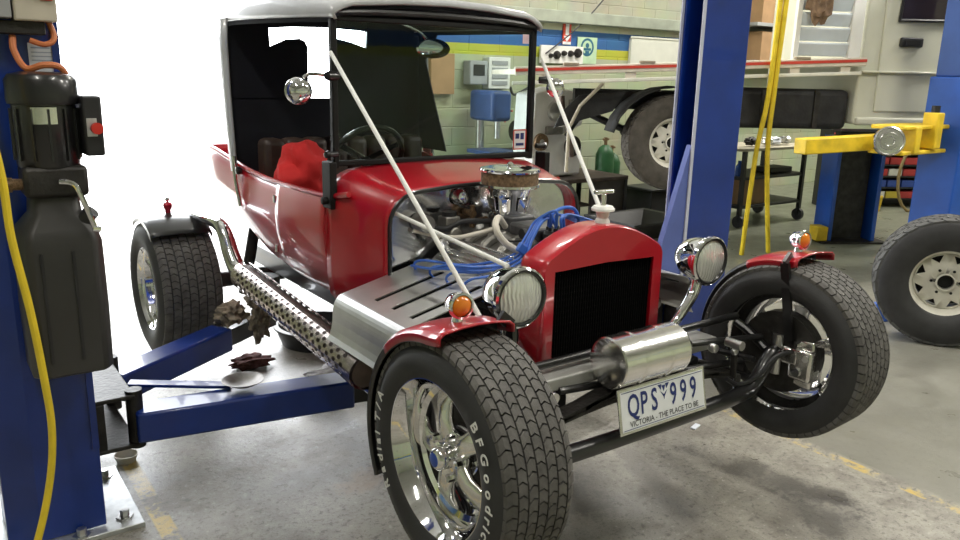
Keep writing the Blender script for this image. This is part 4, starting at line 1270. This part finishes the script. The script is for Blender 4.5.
def steel_wheel(parent, loc, rz, Rr=.385, W=.25, rm=utewheel, tilt=0, name='rear_wheel', tag_=None):
    w = bpy.data.objects.new(name, None)
    col.objects.link(w)
    w.parent = parent
    w.location = loc
    w.rotation_euler = (0, tilt, rz)
    mx = M(((0, 0, 1, 0), (1, 0, 0, 0), (0, 1, 0, 0), (0, 0, 0, 1)))
    hw = W / 2
    obj('rim', MB().lathe([(r, x) for r, x in ((.195, -.09), (.2, -.1), (.185, -.08), (.172, 0), (.18, .07), (.2, .098), (.207, .106), (.203, .112), (.192, .1), (.176, .07), (.172, .04), (.168, .03), (.166, -.06), (.195, -.09))], mx, 48), rm, w, smooth=50)
    # spoked disc with eight cut-outs
    mb = MB()
    n = 8
    for k in range(n):
        a0, a1 = 2 * PI * k / n, 2 * PI * (k + 1) / n

        def pp(r, a, x):
            return (x, r * math.cos(a), r * math.sin(a))
        am = (a0 + a1) / 2
        h0, h1 = a0 + (a1 - a0) * .22, a1 - (a1 - a0) * .22
        xr = lambda r: .05 if r < .1 else .05 - (r - .1) * .25
        ring = {}
        P_ = [pp(.17, a0, xr(.17)), pp(.17, h0, xr(.17)), pp(.17, am, xr(.17)), pp(.17, h1, xr(.17)), pp(.17, a1, xr(.17)),
              pp(.158, h0, xr(.158)), pp(.158, am, xr(.158)), pp(.158, h1, xr(.158)), pp(.118, am, xr(.118)),
              pp(.1, a0, xr(.1)), pp(.1, am, xr(.1)), pp(.1, a1, xr(.1)), pp(.05, a0, .054), pp(.05, am, .054), pp(.05, a1, .054)]
        mb.add(P_, [(0, 1, 5, 9), (1, 2, 6, 5), (2, 3, 7, 6), (3, 4, 11, 7), (9, 5, 8, 10), (10, 8, 7, 11), (9, 10, 13, 12), (10, 11, 14, 13)])
    mb.lathe([(.05, .054), (.052, .07), (.046, .072), (.044, .03)], mx, 28)
    obj('disc', mb, rm, w, smooth=30, solid=.005, soff=0)
    obj('hub_bore', MB().lathe([(0, .035), (.046, .035), (.046, .02), (0, .02)], mx, 24), dark, w)
    for k in range(6):
        a = 2 * PI * k / 6
        obj('stud_hole', MB().lathe([(0, .058), (.008, .058), (.009, .05)], M.Translation((0, .075 * math.cos(a), .075 * math.sin(a))) @ mx, 10), dark, w)
    obj('brake_drum', MB().lathe([(0, .0), (.15, .0), (.155, -.01), (.155, -.07), (0, -.07)], mx, 24), utedark, w)
    return w, hw


w_, hw_ = steel_wheel(ute, (0, .13, 1.0), -PI / 2)
tyre_parts(w_, .385, .25, rub=oldrubber, trd=oldrubber, n=34, rows=4, seg=56, depth=.012)

spare = thing('spare_wheel', 'loose off-road wheel with white spoked steel rim standing on the floor', 'wheel', (3.2, .62, 0))
w_, hw_ = steel_wheel(spare, (0, 0, .382), R(212), name='wheel')
tyre_parts(w_, .385, .265, rub=rubber, trd=mat('grey_tread', (.07, .07, .068), .75, var=.3, vs=16), n=34, rows=5, seg=64, depth=.012, lug=.85)
chk = obj('wheel_chock', MB().prism([(0, 0), (.2, 0), (.05, .13), (.02, .13)], frame((0, -.07, 0), (1, 0, 0), (0, 0, 1)), -.14), blueb, smooth=0, bevel=.008)
chk.location = (3.32, .98, 0)
chk.rotation_euler = (0, 0, R(70))
tag(chk, 'small blue wedge on the floor behind the loose wheel', 'chock')

# yellow-armed lift
lb2 = thing('lift_post', 'bright blue lift post with yellow arm in front of the cream truck', 'vehicle lift', (4.87, 1.41, 0))
out = [(-.2, -.12), (.08, -.16), (.2, -.1), (.2, .16), (.12, .2), (-.2, .18)]
obj('column', MB().prism(out, M.Translation((0, 0, .02)), 1.55), blueb, lb2, smooth=0, bevel=.01)
obj('column', MB().prism([(-.16, -.1), (.1, -.14), (.2, -.08), (.2, .14), (.1, .18), (-.16, .16)], M.Translation((0, 0, 1.57)), 1.2), mat('dull_blue', (.02, .07, .27), .4), lb2, smooth=0, bevel=.01)
obj('carriage_cover', MB().bb(-.17, .1, -.22, -.13, 1.68, 2.6), mat('vivid_blue', (.008, .05, .6), .35), lb2, bevel=.02)
obj('warning_label', MB().bb(-.15, -.09, -.158, -.152, 1.5, 1.56).bb(-.15, -.09, -.158, -.152, 1.42, 1.48), whitep, lb2, smooth=0)
obj('cable_cover', MB().bb(.0, .18, -.3, -.17, 1.2, 1.56), mat('pinkish_cover', (.5, .43, .4), .5), lb2, bevel=.02)
obj('control_panel', MB().bb(.06, .3, -.24, -.17, .92, 1.16), white, lb2, bevel=.01)
obj('base_plate', MB().bb(-.35, .3, -.3, .3, 0, .02), steelp, lb2)
obj('panel_dial', MB().cyl((.14, -.24, 1.06), (.14, -.25, 1.06), .03, 16), blackm, lb2)
arm = obj('arm', MB().bar((-.12, .1, 1.11), (-1.42, .42, 1.06), .12, .11), yellow, lb2, bevel=.008)
obj('arm_knuckle', MB().bb(-.84, -.15, -.02, .24, 1.19, 1.22).bb(-.84, -.15, -.02, .24, 1.01, 1.04).bb(-.72, -.64, -.04, .14, 1.02, 1.21).bb(-.46, -.36, -.05, .06, 1.05, 1.31), yellow, lb2, bevel=.008)
obj('knuckle_pin', MB().cyl((-.41, .0, 1.31), (-.41, .0, 1.36), .03, 12), blackm, lb2)
obj('arm_pad', MB().lathe([(0, .02), (.03, .02), (.035, .03), (.06, .03), (.065, .018), (.09, .016), (.095, .026), (.105, .022), (.105, -.02), (0, -.02)], axis((-.9, .06, 1.11), (-.75, -.65, .15)), 32), alloy, lb2, smooth=40)

# short stand under the truck
sd = thing('support_stand', 'dark blue channel column standing on the floor under the cream truck', 'stand', (5.66, 2.66, 0), R(-30))
obj('channel', MB().bb(-.24, -.2, -.14, .14, .02, 1.02).bb(.2, .24, -.14, .14, .02, 1.02).bb(-.24, .24, .1, .14, .02, 1.02), blueb, sd, bevel=.006)
obj('inner_mast', MB().bb(-.17, .17, -.02, .08, .02, 1.06), grimy, sd)
obj('foot_plate', MB().bb(-.32, .34, -.2, .22, 0, .02), grimy, sd)
obj('foot_bracket', MB().bb(-.36, -.25, -.16, .0, .02, .16), yellow, sd, bevel=.01)

# hoses hanging by the truck
h1 = MB().tube([(3.72, 2.3, 4.1), (3.75, 2.32, 3.0), (3.8, 2.36, 2.2), (3.86, 2.42, 1.4), (3.96, 2.55, .9), (4.12, 2.7, .02)], .02, 8, 5)
tag(obj('air_hose', h1, yhose), 'long yellow hose hanging from the ceiling, lower end touching the floor beside the truck wheel', 'hose', 'yellow hanging hoses')
h1 = MB().tube([(3.75, 2.27, 4.1), (3.78, 2.29, 3.0), (3.83, 2.33, 2.2), (3.9, 2.4, 1.4), (4.05, 2.5, .9), (4.42, 2.64, .02)], .02, 8, 5)
tag(obj('air_hose', h1, yhose), 'long yellow hose hanging from the ceiling, lower end splayed towards the trolley', 'hose', 'yellow hanging hoses')

# trolley
ct = thing('tool_trolley', 'dark steel three-shelf trolley with a pale worktop behind the hoses', 'trolley', (5.85, 3.85, 0))
obj('worktop', MB().bb(-.68, .62, -.3, .3, .8, .83), mat('pale_worktop', (.5, .46, .36), .6), ct, bevel=.005)
for z in (.5, .2):
    obj('shelf', MB().bb(-.62, .5, -.27, .27, z, z + .03), blackm, ct, bevel=.005)
for x in (-.6, .46):
    for y in (-.26, .26):
        lg = obj('leg', MB().bb(x - .02, x + .02, y - .02, y + .02, .12, .8), blackm, ct)
        obj('caster', MB().cyl((x - .02, y, .065), (x + .02, y, .065), .065, 18).bb(x - .03, x + .03, y - .01, y + .01, .06, .14), blackm, lg)
tag(obj('cardboard_box', MB().bb(-.22, .22, -.18, .18, 0, .26).bb(-.22, .22, -.03, .03, .26, .263), cardb, loc=(5.55, 3.8, .231), bevel=.004), 'brown cardboard box on the lowest trolley shelf', 'box')
tag(obj('blue_bottle', MB().lathe([(0, 0), (.04, 0), (.04, .1), (.02, .13), (.02, .16), (0, .16)], None, 14), blueb, loc=(5.33, 3.7, .531)), 'small blue bottle on the middle trolley shelf', 'bottle')
tag(obj('black_tray', MB().bb(-.2, .2, -.12, .12, 0, .06), blackm, loc=(6.05, 3.8, .531), bevel=.01), 'flat black tray on the middle trolley shelf', 'tray')
for k, (x, y, nm, lbx) in enumerate(((5.5, 3.72, 'metal_part', 'dull metal engine part at the back of the trolley top'), (5.72, 3.68, 'chrome_part', 'shiny metal fitting in the middle of the trolley top'), (5.9, 3.7, 'rag', 'white rag bundled on the trolley top'), (6.1, 3.72, 'metal_bracket', 'grey bracket near the end of the trolley top'))):
    tag(obj(nm, lump((0, 0, .055), (.075, .06, .042), 20 + k, .5, 2.4, 3), (grimy, alloy, paper, satin)[k], loc=(x, y, .83), smooth=50), lbx, 'part' if k != 2 else 'rag')

# workbench clutter under the tray
bn = thing('workbench', 'low dark steel bench with open shelf under the white engine casing', 'bench', (3.7, 4.55, 0))
obj('side_panel', MB().bb(.0, .5, -.35, -.32, .08, .52), mat('brown_steel', (.05, .042, .04), .5, var=.3), bn)
obj('bench_top', MB().bb(-.75, .5, -.36, .36, .5, .54), wood, bn, bevel=.005)
obj('shelf', MB().bb(-.75, .02, -.34, .34, .26, .28), wood, bn)
for x in (-.74, .47):
    for y in (-.34, .34):
        obj('leg', MB().bb(x - .02, x + .02, y - .02, y + .02, 0, .5), blackm, bn)
eg = thing('engine_casing', 'white painted engine casing with round pulley standing on the bench', 'engine', (3.42, 4.5, .54))
obj('casing', MB().prism([(-.3, .0), (.28, .02), (.3, .3), (.05, .42), (.28, .5), (.32, .8), (-.05, .86), (-.33, .8), (-.36, .3)], frame((0, -.12, 0), (1, 0, 0), (0, 0, 1)), -.3), mat('white_casing', (.8, .8, .78), .45, var=.1, vs=6), eg, smooth=0, bevel=.02, seg=3)
obj('pulley', MB().lathe([(0, .03), (.03, .03), (.035, .015), (.07, .012), (.1, .02), (.105, .0)], axis((.16, -.12, .3), (0, -1, 0)), 28), grimy, eg)
obj('water_pump', MB().lathe([(0, .06), (.05, .05), (.09, .03), (.1, 0)], axis((-.08, -.12, .64), (0, -1, 0)), 24), satin, eg)
obj('gear', MB().lathe([(.03, .03), (.08, .03), (.085, 0)], axis((-.25, -.12, .35), (0, -1, 0)), 20), brass, eg)
obj('hose', MB().tube([(.05, -.15, .4), (.1, -.18, .5), (.2, -.18, .6), (.3, -.16, .62)], .025, 8, 4), blackm, eg)
obj('bracket', MB().bb(-.2, .0, -.16, -.12, .42, .5).bb(.08, .2, -.16, -.12, .55, .75), castal, eg, bevel=.01)
tag(obj('rag', lump((3.4, 4.35, .36), (.12, .1, .07), 31, .5, 2.4, 3), mat('pink_rag', (.5, .3, .28), .9)), 'pinkish cloth on the shelf of the dark bench', 'rag')
fn = obj('drain_tray', MB().loft([[(x * k, y * k * .8, z) for x, y in ((-1, -1), (1, -1), (1, 1), (-1, 1))] for z, k in ((0, .2), (.02, .22), (.18, .42), (.2, .42), (.19, .39), (.03, .2))]), blackm, loc=(3.98, 3.8, .0), smooth=0)
tag(fn, 'black tapered drain tray on the floor in front of the dark bench', 'tray')
for k, (x, y, h) in enumerate(((4.35, 4.7, .8), (4.55, 4.8, .7))):
    g1 = thing('gas_bottle', ('tall' if k == 0 else 'shorter') + ' green gas bottle beside the dark bench', 'gas bottle', (x, y, 0))
    obj('cylinder', MB().lathe([(0, 0), (.09, 0), (.1, .02), (.1, h - .1), (.07, h - .03), (.03, h), (0, h)], None, 24), greenm, g1)
    obj('valve', MB().cyl((0, 0, h), (0, 0, h + .08), .018, 10).cyl((-.04, 0, h + .06), (.04, 0, h + .06), .012, 10), brass, g1)
tag(obj('black_crate', MB().bb(-.3, .3, -.2, .2, 0, .3).bb(-.32, .32, -.22, .22, .3, .33), blackm, loc=(5.1, 4.6, 0), bevel=.01), 'black plastic crate on the floor behind the truck wheel', 'crate')

# things on the back wall
tag(obj('notice_board', MB().bb(5.40, 6.27, 5.44, 5.478, 1.66, 1.965).bb(5.38, 6.3, 5.43, 5.44, 1.965, 1.985), mat('board_white', (.66, .67, .6), .5, var=.05)), 'pale whiteboard hanging on the striped back wall', 'board')
sg = thing('safety_sign', 'pale green sign with a round blue pictogram on the striped wall', 'sign', (4.715, 5.47, 1.8))
obj('panel', MB().bb(-.15, .15, -.008, 0, -.15, .14), signgreen, sg, smooth=0)
obj('ring', MB().lathe([(.075, -.009), (.1, -.009)], axis((0, 0, .03), (0, 1, 0)) @ M.Translation((0, 0, 0)), 36), mat('sign_blue', (.02, .12, .2), .5), sg, smooth=0, solid=.003)
obj('pictogram', MB().lathe([(0, -.009), (.028, -.009)], axis((0, 0, .05), (0, 1, 0)), 20).bb(-.055, .055, -.012, -.009, -.005, .022).bb(-.028, .028, -.012, -.009, -.05, -.01), MATS.get('sign_blue'), sg, smooth=0)
sg = thing('fire_sign', 'small red and white fire equipment sign above the stripe', 'sign', (4.4, 5.47, 1.98))
obj('panel', MB().bb(-.06, .06, -.008, 0, -.13, .16), mat('sign_red', (.6, .06, .03), .5), sg, smooth=0)
obj('pictogram', MB().bb(-.025, .025, -.011, -.008, -.03, .1).prism([(-.05, -.04), (0, -.1), (.05, -.04)], frame((0, -.008, 0), (1, 0, 0), (0, 0, 1)), .003).bb(-.06, .06, -.01, -.008, -.13, -.1), whitep, sg, smooth=0)
pb = thing('pegboard', 'white panel carrying dark metal parts under the blue stripe', 'panel', (4.3, 5.45, 1.7))
obj('panel', MB().bb(-.3, .32, -.03, 0, -.06, .13), white, pb, bevel=.004)
for k, (x, z, r) in enumerate(((-.17, .02, .025), (-.08, .03, .045), (.02, .05, .03), (.12, .05, .035), (.23, .06, .05))):
    obj('part', MB().lathe([(0, .05), (r * .6, .05), (r, .02), (r, 0)], axis((x, -.03, z), (0, -1, 0)), 16), grimy, pb)
sw_ = thing('switchboard', 'white electrical panel with rows of switches on the back wall', 'switchboard', (3.4, 5.44, 1.52))
obj('cabinet', MB().bb(-.14, .14, -.08, .03, -.16, .16), white, sw_, bevel=.006)
for r_ in range(4):
    obj('switch_row', MB().bb(-.1, .1, -.09, -.08, -.12 + r_ * .068, -.08 + r_ * .068), greypl, sw_)
mb_ = thing('meter_box', 'dark grey meter box on the back wall beside the white switchboard', 'electrical box', (3.12, 5.44, 1.52))
obj('case', MB().bb(-.11, .11, -.1, .03, -.12, .12), greypl, mb_, bevel=.01)
obj('meter_window', MB().bb(-.07, .07, -.105, -.1, -.03, .08), blackm, mb_)
tag(obj('conduit', MB().tube([(3.6, 5.43, 1.38), (3.65, 5.43, 1.3), (3.8, 5.43, 1.35), (4.1, 5.43, 1.5)], .015, 8, 4), blackm), 'dark cable sagging along the back wall', 'cable')
tag(obj('wood_board', MB().bb(2.58, 2.86, 5.4, 5.475, 1.3, 1.7), cardb, bevel=.004), 'brown timber board on the back wall near the door', 'board')
dp_ = thing('drill_press', 'blue pedestal drill press standing against the back wall', 'drill press', (3.12, 5.2, 0))
obj('pillar', MB().cyl((0, .1, .03), (0, .1, 1.35), .045, 16), satin, dp_)
obj('base', MB().bb(-.2, .2, -.2, .2, 0, .05), blueb, dp_, bevel=.01)
obj('head', MB().bb(-.12, .12, -.28, .14, 1.05, 1.35), mat('machine_blue', (.03, .07, .22), .4), dp_, bevel=.04, seg=3)
obj('spindle', MB().cyl((0, -.2, 1.05), (0, -.2, .88), .03, 12), satin, dp_)
obj('table', MB().bb(-.18, .18, -.32, .08, .72, .76), mat('machine_blue', (.03, .07, .22), .4), dp_, bevel=.01)
obj('feed_handle', MB().cyl((.12, -.1, 1.15), (.18, -.1, 1.15), .02, 10).cyl((.17, -.1, 1.03), (.17, -.1, 1.27), .009, 8).cyl((.17, -.22, 1.15), (.17, .02, 1.15), .009, 8), redline, dp_)
vb = thing('grinder_bench', 'dark bench with a bench grinder by the drill press', 'bench', (3.75, 5.2, 0))
obj('bench_top', MB().bb(-.4, .4, -.25, .25, .68, .73), wood, vb)
for x in (-.36, .36):
    for y in (-.21, .21):
        obj('leg', MB().bb(x - .025, x + .025, y - .025, y + .025, 0, .68), blackm, vb)
obj('cabinet', MB().bb(-.36, .36, -.22, .22, .15, .6), blackm, vb)
gr = thing('bench_grinder', 'dark bench grinder standing on the bench by the wall', 'grinder', (3.75, 5.2, .73))
obj('motor', MB().cyl((-.16, 0, .2), (.16, 0, .2), .11, 20).bb(-.08, .08, -.08, .08, 0, .14), grimy, gr)
for s in (-1, 1):
    obj('grinding_wheel', MB().cyl((s * .2, 0, .2), (s * .25, 0, .2), .11, 24), blackm, gr)
# shelf with cartons high on the wall
for z, lbx in ((1.72, 'lower grey steel shelf on the back wall holding cartons'), (2.18, 'upper grey steel shelf on the back wall holding cartons')):
    shf = thing('storage_shelf', lbx, 'shelf', (8.7, 5.2, z))
    obj('board', MB().bb(-1.6, .75, -.25, .27, 0, .04), greypl, shf)
    for x in (-1.5, -.4, .65):
        obj('bracket', MB().prism([(.26, 0), (-.2, 0), (.26, -.05)], frame((x, 0, 0), (0, 1, 0), (0, 0, 1)), .02), greypl, shf, smooth=0)
for k, (x, z, w, h, lbx) in enumerate(((7.62, 1.76, .66, .36, 'wide brown carton on the lower wall shelf'), (8.3, 1.76, .5, .34, 'smaller brown carton at the end of the lower wall shelf'), (7.55, 2.22, .6, .35, 'brown carton on the upper wall shelf'), (8.25, 2.22, .6, .4, 'large brown carton at the end of the upper wall shelf'))):
    tag(obj('carton', MB().bb(-w / 2, w / 2, -.2, .2, .001, h).bb(-w / 2, w / 2, -.03, .03, h, h + .002), cardb, loc=(x, 5.2, z), bevel=.006), lbx, 'box')

# rack of small bins
rk = thing('bin_rack', 'dark steel rack of small coloured parts bins beyond the blue stand', 'rack', (8.3, 3.75, 0), R(-30))
obj('back_panel', MB().bb(-.85, .75, .0, .03, .0, .95), blackm, rk)
for z in range(6):
    obj('shelf', MB().bb(-.85, .75, -.25, .0, .1 + z * .14, .115 + z * .14), blackm, rk)
for x in (-.85, .75):
    obj('side', MB().bb(x - .015, x + .015, -.25, .02, 0, .95), blackm, rk)
bin_mesh = MB().loft([[(x * .085, y * .1, z) for x, y in ((-1, -1), (1, -1), (1, 1), (-1, 1))] for z in (0, .085)], True, True)
bcols = [mat('bin_blue', (.03, .07, .3), .5), mat('bin_red', (.4, .04, .04), .5), mat('bin_yellow', (.5, .4, .05), .5), mat('bin_white', (.6, .6, .55), .5)]
bnames = ['blue', 'red', 'yellow', 'white']
protos = {}
for z in range(6):
    for x in range(8):
        k = random.choice([0, 0, 0, 1, 1, 2, 3])
        if k not in protos:
            o = obj('parts_bin', bin_mesh, bcols[k], smooth=0, bevel=.004, seg=1)
            protos[k] = o
        else:
            o = protos[k].copy()
            col.objects.link(o)
        tag(o, bnames[k] + ' plastic parts bin on the ' + ('lowest', 'second', 'third', 'fourth', 'fifth', 'top')[z] + ' shelf of the dark rack', 'bin', bnames[k] + ' bins on the ' + ('lowest', 'second', 'third', 'fourth', 'fifth', 'top')[z] + ' rack shelf')
        lx, ly = -.715 + x * .19, -.13
        ca, sa = math.cos(R(-30)), math.sin(R(-30))
        o.location = (8.3 + lx * ca - ly * sa, 3.75 + lx * sa + ly * ca, .116 + z * .14)
        o.rotation_euler = (0, 0, R(-30))
tag(obj('hose_coil', MB().tube([(8.1 + .3 * math.cos(a) * .7, 3.2 - .3 * math.cos(a) * .4, .42 + .42 * math.sin(a)) for a in [2 * PI * k / 20 for k in range(20)]], .018, 8, closed=True), mat('brown_hose', (.3, .22, .1), .5)), 'thin brown hose looped upright in front of the bin rack', 'hose')
tag(obj('yellow_tub', MB().lathe([(0, 0), (.12, 0), (.14, .18), (.13, .18), (.11, .02), (0, .02)], None, 20), yellow, loc=(7.75, 3.55, 0)), 'yellow tub on the floor by the bin rack', 'tub')
tag(obj('overhead_wire', MB().tube([(4.05, 5.40, 1.74), (4.5, 5.38, 2.05), (4.95, 5.34, 2.5), (5.6, 5.3, 3.4), (6.1, 5.25, 4.18)], .008, 6, 4), blackm), 'thin black wire rising across the back wall to the ceiling', 'wire')
